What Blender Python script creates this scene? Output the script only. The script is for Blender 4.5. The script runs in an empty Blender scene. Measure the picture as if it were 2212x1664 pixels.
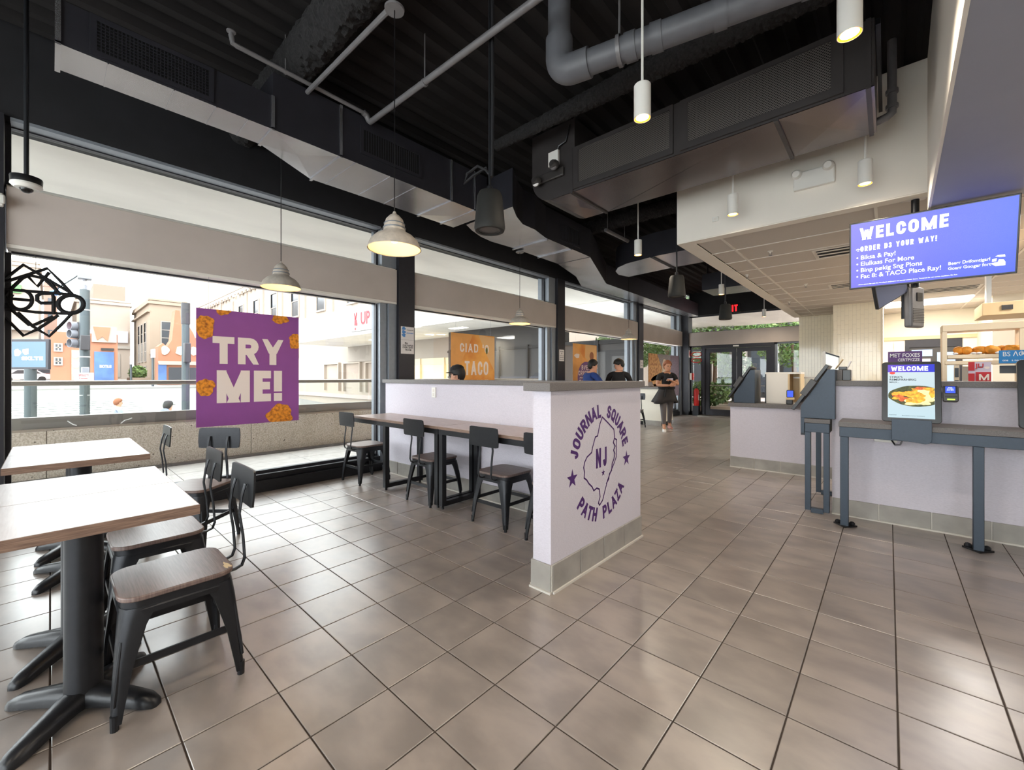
import bpy, bmesh, math, random
from mathutils import Vector, Matrix
random.seed(7)
C = bpy.context.scene.collection
PI = math.pi

# ------------------------------------------------------------------ camera, world, sun, exposure
FPX, YAW, HPX, CAMZ = 900.87, 0.734548, 813.744, 1.268
cam = bpy.data.cameras.new('camera'); camo = bpy.data.objects.new('camera', cam); C.objects.link(camo)
cam.sensor_width = 36; cam.lens = FPX / 2212 * 36; cam.shift_y = -(832 - HPX) / 2212
cam.clip_start = .05; cam.clip_end = 600
camo.location = (0, 0, CAMZ); camo.rotation_euler = (PI / 2, 0, YAW)
S = bpy.context.scene; S.camera = camo
w = bpy.data.worlds.new('sky'); S.world = w; w.use_nodes = True
bg = w.node_tree.nodes['Background']
bg.inputs['Color'].default_value = (.95, .975, 1, 1); bg.inputs['Strength'].default_value = 5.9
def light(name, typ, loc, energy, color=(1, 1, 1), rot=None, **k):
    l = bpy.data.lights.new(name, typ); l.energy = energy; l.color = color
    for a, b in k.items(): setattr(l, a, b)
    o = bpy.data.objects.new(name, l); o.location = loc
    if rot: o.rotation_euler = rot
    C.objects.link(o); return o
sun = light('sun', 'SUN', (0, 0, 30), .5, (1, .93, .84), angle=.12)
sun.rotation_euler = Vector((.85, .2, .8)).to_track_quat('Z', 'Y').to_euler()
S.view_settings.view_transform = 'Standard'; S.view_settings.look = 'None'
S.view_settings.exposure = 0.5; S.view_settings.gamma = 1; S.view_settings.use_curve_mapping = False
S.cycles.max_bounces = 10; S.cycles.diffuse_bounces = 5; S.cycles.glossy_bounces = 4; S.cycles.transparent_max_bounces = 24
S.cycles.use_denoising = True; S.cycles.sample_clamp_indirect = 6; S.cycles.caustics_reflective = False; S.cycles.caustics_refractive = False

# ------------------------------------------------------------------ helpers
FW = Vector((-math.sin(YAW), math.cos(YAW), 0)); RT = Vector((math.cos(YAW), math.sin(YAW), 0)); CP = Vector((0, 0, CAMZ))
def ray(px, py): return FW + RT * ((px - 1106) / FPX) + Vector((0, 0, (HPX - py) / FPX))
def at(ax, val, px, py):            # measured point on the plane  coordinate[ax] = val
    d = ray(px, py); return CP + d * ((val - CP[ax]) / d[ax])
def deep(D, px, py): return CP + ray(px, py) * D

def lin(c):
    c /= 255.0
    return c / 12.92 if c <= .04045 else ((c + .055) / 1.055) ** 2.4
def rgb(r, g, b): return (lin(r), lin(g), lin(b), 1)

MATS = {}
def mat(name, col, rough=.5, metal=0., noise=None, bump=None, emit=0., spec=.5, stretch=None, coat=0.):
    m = bpy.data.materials.new(name); m.use_nodes = True; nt = m.node_tree; N = nt.nodes; L = nt.links
    p = N['Principled BSDF']; c = rgb(*col)
    p.inputs['Base Color'].default_value = c; p.inputs['Roughness'].default_value = rough; p.inputs['Metallic'].default_value = metal
    p.inputs['Specular IOR Level'].default_value = spec; p.inputs['Coat Weight'].default_value = coat
    if emit: p.inputs['Emission Color'].default_value = c; p.inputs['Emission Strength'].default_value = emit
    if noise or bump:
        tc = N.new('ShaderNodeTexCoord'); mp = N.new('ShaderNodeMapping'); L.new(tc.outputs['Object'], mp.inputs[0])
        if stretch: mp.inputs['Scale'].default_value = stretch
    if noise:                        # noise = (scale, amount, detail)
        n = N.new('ShaderNodeTexNoise'); n.inputs['Scale'].default_value = noise[0]; n.inputs['Detail'].default_value = noise[2] if len(noise) > 2 else 4
        L.new(mp.outputs[0], n.inputs['Vector'])
        r = N.new('ShaderNodeValToRGB'); a = noise[1]
        r.color_ramp.elements[0].position = .3; r.color_ramp.elements[1].position = .7
        r.color_ramp.elements[0].color = tuple(x * (1 - a) for x in c[:3]) + (1,); r.color_ramp.elements[1].color = tuple(min(1, x * (1 + a)) for x in c[:3]) + (1,)
        L.new(n.outputs['Fac'], r.inputs[0]); L.new(r.outputs[0], p.inputs['Base Color'])
        if emit: L.new(r.outputs[0], p.inputs['Emission Color'])
    if bump:                         # bump = (scale, strength)
        n2 = N.new('ShaderNodeTexNoise'); n2.inputs['Scale'].default_value = bump[0]; n2.inputs['Detail'].default_value = 5
        L.new(mp.outputs[0], n2.inputs['Vector'])
        b = N.new('ShaderNodeBump'); b.inputs['Strength'].default_value = bump[1]; b.inputs['Distance'].default_value = .01
        L.new(n2.outputs['Fac'], b.inputs['Height']); L.new(b.outputs[0], p.inputs['Normal'])
    MATS[name] = m; return m
def two_tone(name, c1, c2, scale, lo=.45, hi=.55, rough=.7, kind='noise', stretch=None, emit=0., detail=5, bump=0.):
    m = mat(name, c1, rough); nt = m.node_tree; N = nt.nodes; L = nt.links; p = N['Principled BSDF']
    tc = N.new('ShaderNodeTexCoord'); mp = N.new('ShaderNodeMapping'); L.new(tc.outputs['Object'], mp.inputs[0])
    if stretch: mp.inputs['Scale'].default_value = stretch
    if kind == 'noise':
        n = N.new('ShaderNodeTexNoise'); n.inputs['Scale'].default_value = scale; n.inputs['Detail'].default_value = detail; o = n.outputs['Fac']
    elif kind == 'voronoi':
        n = N.new('ShaderNodeTexVoronoi'); n.inputs['Scale'].default_value = scale; o = n.outputs['Distance']
    else:
        n = N.new('ShaderNodeTexWave'); n.inputs['Scale'].default_value = scale; n.inputs['Distortion'].default_value = 4; n.inputs['Detail'].default_value = 3; o = n.outputs['Fac']
    L.new(mp.outputs[0], n.inputs['Vector'])
    r = N.new('ShaderNodeValToRGB'); r.color_ramp.elements[0].position = lo; r.color_ramp.elements[1].position = hi
    r.color_ramp.elements[0].color = rgb(*c1); r.color_ramp.elements[1].color = rgb(*c2)
    L.new(o, r.inputs[0]); L.new(r.outputs[0], p.inputs['Base Color'])
    if emit: L.new(r.outputs[0], p.inputs['Emission Color']); p.inputs['Emission Strength'].default_value = emit
    if bump:
        b = N.new('ShaderNodeBump'); b.inputs['Strength'].default_value = bump; b.inputs['Distance'].default_value = .02
        L.new(o, b.inputs['Height']); L.new(b.outputs[0], p.inputs['Normal'])
    return m
def glass(name, tint=(1, 1, 1), gloss=.06):
    m = bpy.data.materials.new(name); m.use_nodes = True; N = m.node_tree.nodes; L = m.node_tree.links; N.clear()
    o = N.new('ShaderNodeOutputMaterial'); mx = N.new('ShaderNodeMixShader'); t = N.new('ShaderNodeBsdfTransparent'); g = N.new('ShaderNodeBsdfGlossy')
    t.inputs[0].default_value = (*tint, 1); g.inputs['Roughness'].default_value = .02; mx.inputs[0].default_value = gloss
    L.new(t.outputs[0], mx.inputs[1]); L.new(g.outputs[0], mx.inputs[2]); L.new(mx.outputs[0], o.inputs[0])
    MATS[name] = m; return m
def screen(name, c1, c2, strength, axis=0):
    """a lit display: emission running between two colours across the panel (generated coordinates)"""
    m = bpy.data.materials.new(name); m.use_nodes = True; N = m.node_tree.nodes; L = m.node_tree.links; p = N['Principled BSDF']
    tc = N.new('ShaderNodeTexCoord'); sp = N.new('ShaderNodeSeparateXYZ'); r = N.new('ShaderNodeValToRGB')
    L.new(tc.outputs['Generated'], sp.inputs[0]); L.new(sp.outputs[axis], r.inputs[0])
    r.color_ramp.elements[0].color = rgb(*c1); r.color_ramp.elements[1].color = rgb(*c2)
    p.inputs['Base Color'].default_value = (.01, .01, .012, 1); p.inputs['Roughness'].default_value = .25
    L.new(r.outputs[0], p.inputs['Emission Color']); p.inputs['Emission Strength'].default_value = strength
    MATS[name] = m; return m

class MB:
    def __init__(s): s.v = []; s.f = []
    def add(s, vs, fs, M=None):
        k = len(s.v)
        s.v += [tuple(M @ Vector(v)) if M else tuple(v) for v in vs]; s.f += [tuple(i + k for i in f) for f in fs]; return s
    def box(s, x0, x1, y0, y1, z0, z1, M=None):
        vs = [(x, y, z) for z in (z0, z1) for y in (y0, y1) for x in (x0, x1)]
        return s.add(vs, [(0, 1, 3, 2), (4, 6, 7, 5), (0, 4, 5, 1), (2, 3, 7, 6), (0, 2, 6, 4), (1, 5, 7, 3)], M)
    def prism(s, poly, axis, a0, a1, M=None):
        """extrude a 2D outline: axis 'x' takes (y,z), 'y' takes (x,z), 'z' takes (x,y)"""
        def P(p, a): return {'x': (a, p[0], p[1]), 'y': (p[0], a, p[1]), 'z': (p[0], p[1], a)}[axis]
        n = len(poly)
        return s.add([P(p, a0) for p in poly] + [P(p, a1) for p in poly],
                     [tuple(range(n)), tuple(range(2 * n - 1, n - 1, -1))] + [(i, (i + 1) % n, n + (i + 1) % n, n + i) for i in range(n)], M)
    def loft(s, rings, M=None, cap=True):
        n = len(rings[0]); vs = [p for r in rings for p in r]; fs = []
        for k in range(len(rings) - 1):
            for i in range(n): fs.append((k * n + i, k * n + (i + 1) % n, (k + 1) * n + (i + 1) % n, (k + 1) * n + i))
        if cap: fs += [tuple(range(n)), tuple(range(len(vs) - 1, len(vs) - n - 1, -1))]
        return s.add(vs, fs, M)
    def tube(s, path, r, n=10, M=None, cap=True, flat=None):
        """round (or flat = (a, b) elliptic) tube along a path; r a number or one per point"""
        P = [Vector(p) for p in path]; rr = r if isinstance(r, (list, tuple)) else [r] * len(P)
        up = None; rings = []
        for i, p in enumerate(P):
            d = (P[min(i + 1, len(P) - 1)] - P[max(i - 1, 0)]).normalized()
            if up is None:
                up = Vector((0, 0, 1)) if abs(d.z) < .9 else Vector((0, 1, 0))
            u = (up - d * up.dot(d)).normalized(); v = d.cross(u); up = u
            a, b = (rr[i], rr[i]) if not flat else flat
            rings.append([tuple(p + u * (math.sin(2 * PI * k / n) * b) + v * (math.cos(2 * PI * k / n) * a)) for k in range(n)])
        return s.loft(rings, M, cap)
    def lathe(s, prof, c=(0, 0, 0), n=24, M=None, cap=False):
        rings = [[(c[0] + r * math.cos(2 * PI * k / n), c[1] + r * math.sin(2 * PI * k / n), c[2] + z) for k in range(n)] for r, z in prof]
        return s.loft(rings, M, cap)
    def ball(s, c, r, n=12, m=8, M=None):
        rx, ry, rz = r if isinstance(r, (list, tuple)) else (r, r, r)
        rings = []
        for j in range(m + 1):
            t = PI * (j / m); q = max(math.sin(t), .02)
            rings.append([(c[0] + rx * q * math.cos(2 * PI * k / n), c[1] + ry * q * math.sin(2 * PI * k / n), c[2] - rz * math.cos(t)) for k in range(n)])
        return s.loft(rings, M)
    def text(s, string, size, M, bold=.012, xs=1., align='CENTER', shear=0., depth=.002, spacing=1.):
        me = text_mesh(string, size, bold, align, shear, spacing)
        Q = M @ Matrix.Diagonal((xs, 1, 1, 1))
        return s.add([(v.co.x, v.co.y, depth) for v in me.vertices], [tuple(p.vertices) for p in me.polygons], Q)
    def fit(s, string, M, x0, x1, y0, y1, bold=.03, d=.002):
        me = text_mesh(string, 1., bold, 'LEFT', 0., 1.); X = [v.co.x for v in me.vertices]; Y = [v.co.y for v in me.vertices]
        ax, ay = min(X), min(Y); kx = (x1 - x0) / (max(X) - ax); ky = (y1 - y0) / (max(Y) - ay)
        return s.add([(x0 + (v.co.x - ax) * kx, y0 + (v.co.y - ay) * ky, d) for v in me.vertices], [tuple(p.vertices) for p in me.polygons], M)
    def block(s, string, M, x0, x1, y0, y1, t=.2, gap=.17, d=.002, lw=None):
        """bold block capitals built from thick strokes, fitted to a rectangle; t = stroke width in letter heights"""
        W = [(BLOCK[c][0] if c in BLOCK else .35) for c in string]; tot = sum(W) + gap * (len(W) - 1); kx = (x1 - x0) / tot; H = y1 - y0; cx = x0
        tx = t * H
        for c, w_ in zip(string, W):
            for n_, st in enumerate(BLOCK[c][1] if c in BLOCK else ()):
                ww = w_ * kx; P = [Vector((cx + tx / 2 + p[0] * (ww - tx), y0 + tx / 2 + p[1] * (H - tx))) for p in st]; P = [p for k, p in enumerate(P) if k == 0 or (p - P[k - 1]).length > 1e-7]; closed = len(P) > 2 and (P[0] - P[-1]).length < 1e-6
                if len(P) == 2 and abs(P[1].x - P[0].x) > 1e-6 and abs(P[1].y - P[0].y) > abs(P[1].x - P[0].x) * .3:      # slanted stroke with level ends
                    a_, b_ = (P[0], P[1]) if P[0].y < P[1].y else (P[1], P[0]); d_ = b_ - a_; hx = tx / 2 * d_.length / d_.y; e_ = d_ * (tx / 2 / d_.y); ea = e_ if st[0 if P[0].y < P[1].y else 1][1] < .2 else e_ * 0; a_ = a_ - ea; b_ = b_ + (e_ if max(st[0][1], st[1][1]) > .95 else e_ * 0)
                    K = lambda q: max(cx, min(cx + ww, q)); s.add([(K(a_.x - hx), a_.y, d + .0003 * n_), (K(a_.x + hx), a_.y, d + .0003 * n_), (K(b_.x + hx), b_.y, d + .0003 * n_), (K(b_.x - hx), b_.y, d + .0003 * n_)], [(0, 1, 2, 3)], M); continue
                if not closed: P[0] = P[0] - (P[1] - P[0]).normalized() * tx * .5; P[-1] = P[-1] + (P[-1] - P[-2]).normalized() * tx * .5
                L_, R_ = [], []
                for k in range(len(P)):
                    a = P[k] - P[k - 1] if k else (P[-1] - P[-2] if closed else P[1] - P[0]); b = P[k + 1] - P[k] if k < len(P) - 1 else (P[1] - P[0] if closed else a)
                    a = a.normalized(); b = b.normalized(); m = (a + b); m = m.normalized() if m.length > .2 else a; q = Vector((-m.y, m.x)) * min(tx / 2 / max(m.dot(a), .35), tx * 1.1); L_.append(P[k] + q); R_.append(P[k] - q)
                n = len(P); s.add([(p.x, p.y, d + .0003 * n_) for p in L_ + R_], [(k, k + 1, n + k + 1, n + k) for k in range(n - 1)], M)
            cx += (w_ + gap) * kx
        return s
    def mesh(s, name, smooth=True, angle=35, recalc=True):
        me = bpy.data.meshes.new(name); me.from_pydata(s.v, [], s.f)
        bm = bmesh.new(); bm.from_mesh(me)
        bmesh.ops.remove_doubles(bm, verts=bm.verts, dist=2e-6)
        if recalc: bmesh.ops.recalc_face_normals(bm, faces=bm.faces)
        if smooth:
            for f in bm.faces: f.smooth = True
            for e in bm.edges:
                if len(e.link_faces) == 2 and e.calc_face_angle(0) > math.radians(angle): e.smooth = False
        bm.to_mesh(me); bm.free(); me.update(); return me
    def build(s, name, m, parent=None, bevel=0, local=False, smooth=True, angle=35, kind=None, label=None, recalc=True):
        if parent is not None and not local:
            o = Vector(parent.location)
            if parent.parent: o = o + Vector(parent.parent.location)
            s.v = [(v[0] - o.x, v[1] - o.y, v[2] - o.z) for v in s.v]
        me = s.mesh(name, smooth, angle, recalc)
        me.materials.append(MATS[m] if isinstance(m, str) else m)
        ob = bpy.data.objects.new(name, me); C.objects.link(ob)
        if parent is not None: ob.parent = parent
        if bevel:
            b = ob.modifiers.new('edge', 'BEVEL'); b.width = bevel; b.segments = 2; b.limit_method = 'ANGLE'; b.angle_limit = math.radians(40)
        if kind: ob['kind'] = kind
        if label: ob['label'] = label
        return ob
def _arc(cx, cy, rx, ry, a0, a1, n=8): return [(cx + rx * math.cos(math.radians(a0 + (a1 - a0) * k / n)), cy + ry * math.sin(math.radians(a0 + (a1 - a0) * k / n))) for k in range(n + 1)]
_O = _arc(.5, .68, .5, .32, 0, 180) + _arc(.5, .32, .5, .32, 180, 360); _O = _O + [_O[0]]
BLOCK = {'A': (.72, [[(0, 0), (.5, 1)], [(.5, 1), (1, 0)], [(.22, .3), (.78, .3)]]), 'B': (.6, [[(0, 0), (0, 1)], [(0, 1)] + _arc(.6, .77, .35, .23, 90, -90) + [(0, .54)], [(0, .54)] + _arc(.62, .27, .38, .27, 90, -90) + [(0, 0)]]),
         'C': (.6, [_arc(.5, .68, .5, .32, 10, 180) + _arc(.5, .32, .5, .32, 180, 350)]), 'D': (.62, [[(0, 0), (0, 1)], [(0, 1)] + _arc(.5, .68, .5, .32, 90, 0) + _arc(.5, .32, .5, .32, 0, -90) + [(0, 0)]]),
         'E': (.52, [[(0, 0), (0, 1)], [(0, 1), (1, 1)], [(0, .52), (.88, .52)], [(0, 0), (1, 0)]]), 'F': (.5, [[(0, 0), (0, 1)], [(0, 1), (1, 1)], [(0, .5), (.88, .5)]]),
         'G': (.62, [_arc(.5, .68, .5, .32, 10, 180) + _arc(.5, .32, .5, .32, 180, 360) + [(1, .45), (.55, .45)]]), 'H': (.62, [[(0, 0), (0, 1)], [(1, 0), (1, 1)], [(0, .5), (1, .5)]]), 'I': (.2, [[(.5, 0), (.5, 1)]]),
         'J': (.46, [[(1, 1), (1, .3)] + _arc(.45, .3, .55, .3, 0, -165)]), 'K': (.62, [[(0, 0), (0, 1)], [(0, .4), (1, 1)], [(.3, .55), (1, 0)]]), 'L': (.5, [[(0, 1), (0, 0)], [(0, 0), (1, 0)]]),
         'M': (.92, [[(0, 0), (0, 1)], [(.04, 1), (.5, 0)], [(.5, 0), (.96, 1)], [(1, 1), (1, 0)]]), 'N': (.64, [[(0, 0), (0, 1)], [(0, 1), (1, 0)], [(1, 0), (1, 1)]]), 'O': (.64, [_O]), 'Q': (.64, [_O, [(.6, .25), (1, -.05)]]),
         'P': (.6, [[(0, 0), (0, 1)], [(0, 1)] + _arc(.6, .73, .4, .27, 90, -90) + [(0, .46)]]), 'R': (.62, [[(0, 0), (0, 1)], [(0, 1)] + _arc(.6, .74, .38, .26, 90, -90) + [(0, .48)], [(.5, .48), (1, 0)]]),
         'S': (.58, [_arc(.5, .75, .48, .25, 20, 180) + _arc(.5, .75, .48, .25, 180, 270) [1:] + _arc(.5, .25, .5, .25, 90, 0)[1:] + _arc(.5, .25, .5, .25, 0, -160)[1:]]), 'T': (.6, [[(0, 1), (1, 1)], [(.5, 0), (.5, 1)]]),
         'U': (.62, [[(0, 1), (0, .35)] + _arc(.5, .35, .5, .35, 180, 360) + [(1, 1)]]), 'V': (.7, [[(0, 1), (.5, 0)], [(.5, 0), (1, 1)]]), 'W': (.95, [[(0, 1), (.25, 0)], [(.25, 0), (.5, .9)], [(.5, .9), (.75, 0)], [(.75, 0), (1, 1)]]), 'X': (.66, [[(0, 0), (1, 1)], [(0, 1), (1, 0)]]),
         'Y': (.68, [[(0, 1), (.5, .42)], [(1, 1), (.5, .42)], [(.5, .42), (.5, 0)]]), 'Z': (.56, [[(0, 1), (1, 1)], [(1, 1), (0, 0)], [(0, 0), (1, 0)]]), '!': (.2, [[(.5, .42), (.5, 1)], [(.5, .0), (.5, .02)]]), "'": (.16, [[(.5, .75), (.5, 1)]]),
         '3': (.56, [_arc(.45, .75, .5, .25, 150, -80) + _arc(.45, .27, .55, .27, 80, -150)]), 'Iw': (.2, [])}
_TX = {}
def text_mesh(string, size, bold, align, shear, spacing):
    key = (string, size, bold, align, shear, spacing)
    if key not in _TX:
        cu = bpy.data.curves.new('t', 'FONT'); cu.body = string; cu.size = size; cu.offset = bold * size; cu.align_x = align; cu.shear = shear
        cu.space_character = spacing; cu.resolution_u = 3
        ob = bpy.data.objects.new('t', cu); me = bpy.data.meshes.new_from_object(ob); bpy.data.objects.remove(ob); _TX[key] = me
    return _TX[key]
def frame_at(o, right, up=(0, 0, 1)):
    r = Vector(right).normalized(); u = Vector(up).normalized(); n = r.cross(u); u = n.cross(r)
    return Matrix(((r.x, u.x, n.x, o[0]), (r.y, u.y, n.y, o[1]), (r.z, u.z, n.z, o[2]), (0, 0, 0, 1)))
FX = lambda x, y, z: frame_at((x, y, z), (0, 1, 0))      # reads from the +X side
FY = lambda x, y, z: frame_at((x, y, z), (1, 0, 0))      # reads from the -Y side
def tag(o, label=None, cat=None, group=None, kind=None):
    if label: o['label'] = label
    if cat: o['category'] = cat
    if group: o['group'] = group
    if kind: o['kind'] = kind
    return o
def thing(name, label, cat, loc=(0, 0, 0), rz=0, group=None):
    o = bpy.data.objects.new(name, None); C.objects.link(o); o.location = loc; o.rotation_euler = (0, 0, rz); o.empty_display_size = .05
    return tag(o, label, cat, group)
def struct(name, label, loc=(0, 0, 0)):
    o = bpy.data.objects.new(name, None); C.objects.link(o); o.location = loc; return tag(o, label, None, None, 'structure')
KIDS = {}
def kids(o): return [c for c in bpy.data.objects if c.parent == o]
def dup(root, loc, rz, label, group=None):
    r = root.copy(); C.objects.link(r); r.location = loc; r.rotation_euler = (0, 0, rz); r['label'] = label
    if group: r['group'] = group
    for ch in kids(root):
        c = ch.copy(); C.objects.link(c); c.parent = r
        for g in kids(ch):
            d = g.copy(); C.objects.link(d); d.parent = c
    return r
def B(x0, x1, y0, y1, z0, z1): return MB().box(x0, x1, y0, y1, z0, z1)
def rounded(w, h, r, n=5, cx=0, cy=0):
    pts = []
    for sx, sy, a0 in ((1, 1, 0), (-1, 1, 90), (-1, -1, 180), (1, -1, 270)):
        for k in range(n + 1):
            a = math.radians(a0 + 90 * k / n); pts.append((cx + sx * (w / 2 - r) + r * math.cos(a), cy + sy * (h / 2 - r) + r * math.sin(a)))
    return pts
def blob(cx, cy, rx, ry, n=22, j=.12, seed=0):
    R = random.Random(seed); ph = [R.uniform(0, 6.28) for _ in range(3)]
    return [(cx + rx * math.cos(t) * (1 + j * math.sin(3 * t + ph[0]) + j * .7 * math.sin(5 * t + ph[1]) + j * .5 * math.sin(9 * t + ph[2])),
             cy + ry * math.sin(t) * (1 + j * math.sin(3 * t + ph[0]) + j * .7 * math.sin(5 * t + ph[1]) + j * .5 * math.sin(9 * t + ph[2])))
            for t in [2 * PI * k / n for k in range(n)]]
def flat(poly, M, d=0.):           # flat printed shape
    mb = MB(); mb.add([(p[0], p[1], d) for p in poly], [tuple(range(len(poly)))], M); return mb

# ------------------------------------------------------------------ materials
mat('grout', (66, 56, 50), .9, noise=(30, .2))
mat('black_metal', (40, 41, 45), .38, .55, noise=(40, .08))
mat('cast_iron', (30, 31, 35), .34, .3, bump=(120, .05))
mat('navy_metal', (52, 63, 76), .42, .25, noise=(60, .05))
mat('black_paint', (21, 21, 25), .75, noise=(5, .25))
mat('deck_paint', (16, 12, 12), .95, noise=(1.2, .5))
mat('spray_fireproofing', (33, 32, 33), .97, noise=(60, .45), bump=(55, 1.))
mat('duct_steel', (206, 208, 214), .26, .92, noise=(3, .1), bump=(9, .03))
mat('duct_sheet_dark', (112, 104, 104), .26, .85, noise=(2, .15), bump=(3, .01))
mat('duct_brown', (74, 70, 70), .45, .5, noise=(4, .1))
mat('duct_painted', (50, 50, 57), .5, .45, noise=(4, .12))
mat('void_shade', (12, 12, 13), .9)  # near black, painted in for the shade inside ducts and vent slots
mat('pipe_grey', (120, 118, 120), .45, .2, noise=(12, .1))
mat('drain_grey', (96, 97, 102), .5, 0, noise=(10, .1))
mat('charcoal_frame', (48, 48, 54), .45, .4, noise=(20, .06))
mat('silver_frame', (138, 144, 152), .5, .4, noise=(18, .05))
mat('band_panel', (196, 184, 176), .6, 0, noise=(2.5, .05))
mat('white_paint', (236, 230, 220), .7, noise=(2, .03))
mat('cream_wall', (232, 226, 212), .7, noise=(2, .03))
mat('blue_grey_paint', (150, 152, 164), .6, noise=(1.5, .05))
mat('ceiling_panel', (200, 192, 184), .9, noise=(180, .06))
mat('ceiling_grid', (226, 220, 212), .6)
mat('fabric_wall', (208, 203, 213), .85, noise=(60, .1, 6), bump=(180, .25), stretch=(1, 1, 9))
mat('stone_cap', (104, 99, 97), .5, noise=(160, .22))
mat('kick_tile', (156, 152, 146), .45, noise=(6, .16))
mat('kick_grout', (205, 200, 192), .9)
mat('subway_tile', (238, 229, 206), .12, noise=(3, .03), coat=.3)
mat('subway_grout', (212, 202, 184), .9)
mat('white_plastic', (232, 230, 224), .4)
mat('black_plastic', (20, 20, 23), .3)
mat('dark_plastic', (58, 55, 54), .4)
mat('speaker_body', (21, 21, 19), .7)
mat('aluminium_shade', (206, 196, 184), .32, .3, noise=(30, .12))
mat('shade_inside', (236, 208, 158), .5)
mat('warm_bulb', (255, 200, 120), .5, emit=9)
mat('warm_disc', (255, 205, 128), .5, emit=16)
mat('light_panel', (255, 248, 234), .5, emit=5)
mat('paper', (236, 230, 228), .8)
mat('white_ink', (236, 222, 214), .6); mat('bright_white', (248, 248, 248), .6)
mat('purple_ink', (72, 28, 104), .6)
mat('black_ink', (28, 28, 30), .6); mat('blue_ink', (80, 140, 205), .6); mat('red_ink', (190, 40, 50), .6); mat('red_paint', (190, 32, 28), .4)
mat('poster_purple', (142, 76, 150), .55, noise=(3, .08))
two_tone('fried_chicken', (236, 150, 40), (150, 78, 14), 34, .42, .72, .6)
two_tone('taco_print', (240, 178, 90), (206, 106, 34), 2.2, .35, .7, .6)
two_tone('wood_seat', (124, 106, 100), (84, 68, 64), 5, .3, .75, .34, stretch=(2, 46, 2))
two_tone('edge_wood', (146, 120, 104), (98, 76, 66), 6, .3, .7, .5, stretch=(2, 2, 60))
two_tone('table_laminate', (226, 223, 226), (212, 207, 210), 3, .3, .7, .3, stretch=(3, 40, 1))
two_tone('bar_laminate', (196, 176, 166), (160, 136, 124), 3, .3, .7, .32, stretch=(3, 34, 1))
two_tone('aggregate', (204, 192, 178), (172, 158, 142), 60, .4, .62, .85, detail=8, bump=.25)
mat('aggregate_hole', (84, 74, 64), .95)
mat('skin', (222, 168, 140), .55); mat('skin_tan', (190, 138, 108), .55)
mat('hair_brown', (70, 46, 34), .7); mat('hair_black', (22, 19, 18), .6); mat('hair_auburn', (142, 84, 54), .7)
mat('cloth_black', (24, 23, 25), .85); mat('cloth_blue', (34, 62, 126), .85); mat('cloth_charcoal', (46, 42, 42), .85); mat('cloth_pale', (150, 158, 182), .9)
mat('cloth_slate', (118, 124, 150), .9); mat('cloth_grey', (92, 86, 86), .85); mat('shoe_white', (225, 222, 218), .6); mat('shoe_pink', (170, 120, 110), .6)
mat('eye_dark', (20, 16, 14), .3); mat('lip', (176, 104, 92), .5)
mat('sidewalk', (140, 136, 132), .9, noise=(2, .06)); mat('asphalt', (128, 125, 122), .95, noise=(4, .08)); mat('road_line', (200, 200, 198), .9)
mat('paver', (196, 192, 188), .85, noise=(8, .1)); mat('plaza', (168, 152, 146), .9, noise=(1, .05))
mat('soffit_plaster', (244, 242, 236), .9, noise=(1.2, .1, 7), stretch=(1, .4, 1))
mat('pale_stone', (158, 144, 132), .9, noise=(.4, .05)); mat('tan_stone', (144, 128, 112), .9, noise=(.4, .06)); mat('terracotta', (156, 106, 82), .9, noise=(.5, .1))
mat('brick_far', (140, 112, 100), .9); mat('grey_stone', (150, 142, 134), .9); mat('window_dark', (58, 62, 68), .15); mat('window_trim', (164, 152, 140), .8)
mat('pole_grey', (70, 78, 82), .5, .4); mat('outdoor_white', (166, 164, 162), .7)
mat('ring_glow', (255, 140, 44), .5, emit=1.6)  # orange glow painted in for the bulb light on the reflector
mat('signal_black', (48, 46, 50), .5); mat('lens_red', (214, 40, 56), .4, emit=.5); mat('lens_dark', (70, 56, 56), .3); mat('signal_grey', (120, 122, 130), .5)
mat('rail_steel', (140, 132, 124), .35, .7); mat('rail_cap', (128, 122, 116), .45, .5); mat('green_sign', (90, 150, 84), .6); mat('blue_banner', (70, 100, 150), .7, noise=(.8, .3))
two_tone('leaf', (112, 138, 70), (58, 86, 40), 3, .35, .65, .7); two_tone('leaf_dark', (84, 112, 58), (42, 66, 32), 3, .35, .65, .7); mat('bark', (90, 70, 54), .9)
mat('dark_storefront', (26, 23, 23), .6, noise=(1, .15)); mat('shop_glow', (240, 214, 160), .6, emit=.35); mat('shop_cream', (214, 200, 170), .7); mat('yellow_sign', (240, 200, 40), .6, emit=.3)
mat('exit_red', (255, 24, 30), .5, emit=2.2); mat('car_paint', (150, 120, 120), .3, .3); mat('car_white', (220, 222, 226), .3); mat('tyre', (30, 30, 32), .8)
mat('bread', (226, 150, 52), .7, noise=(30, .3), bump=(40, .6)); mat('rack_tan', (222, 200, 168), .35, .15); mat('steel', (190, 186, 180), .3, .8)
mat('cubby_side', (232, 226, 216), .6); mat('cubby_wood', (214, 190, 150), .6)
mat('screen_blue', (30, 60, 200), .3, emit=1.1); mat('screen_text', (238, 246, 255), .5, emit=.75); mat('led_green', (210, 255, 70), .5, emit=1.2); mat('screen_black', (12, 12, 14), .2)
screen('tv_screen', (112, 104, 236), (64, 96, 246), .7, 0)
screen('kiosk_blue', (104, 70, 206), (34, 52, 214), .75, 0); screen('kiosk_body', (196, 224, 234), (222, 238, 244), .68, 2)
screen('street_screen', (96, 164, 214), (120, 180, 222), .7, 0)
mat('kiosk_ink', (26, 40, 44), .5); mat('kiosk_red', (214, 60, 52), .5, emit=.6); mat('food_gold', (232, 158, 44), .5, emit=.5, noise=(50, .5)); mat('food_dark', (70, 74, 30), .5, emit=.25, noise=(60, .6))
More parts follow.
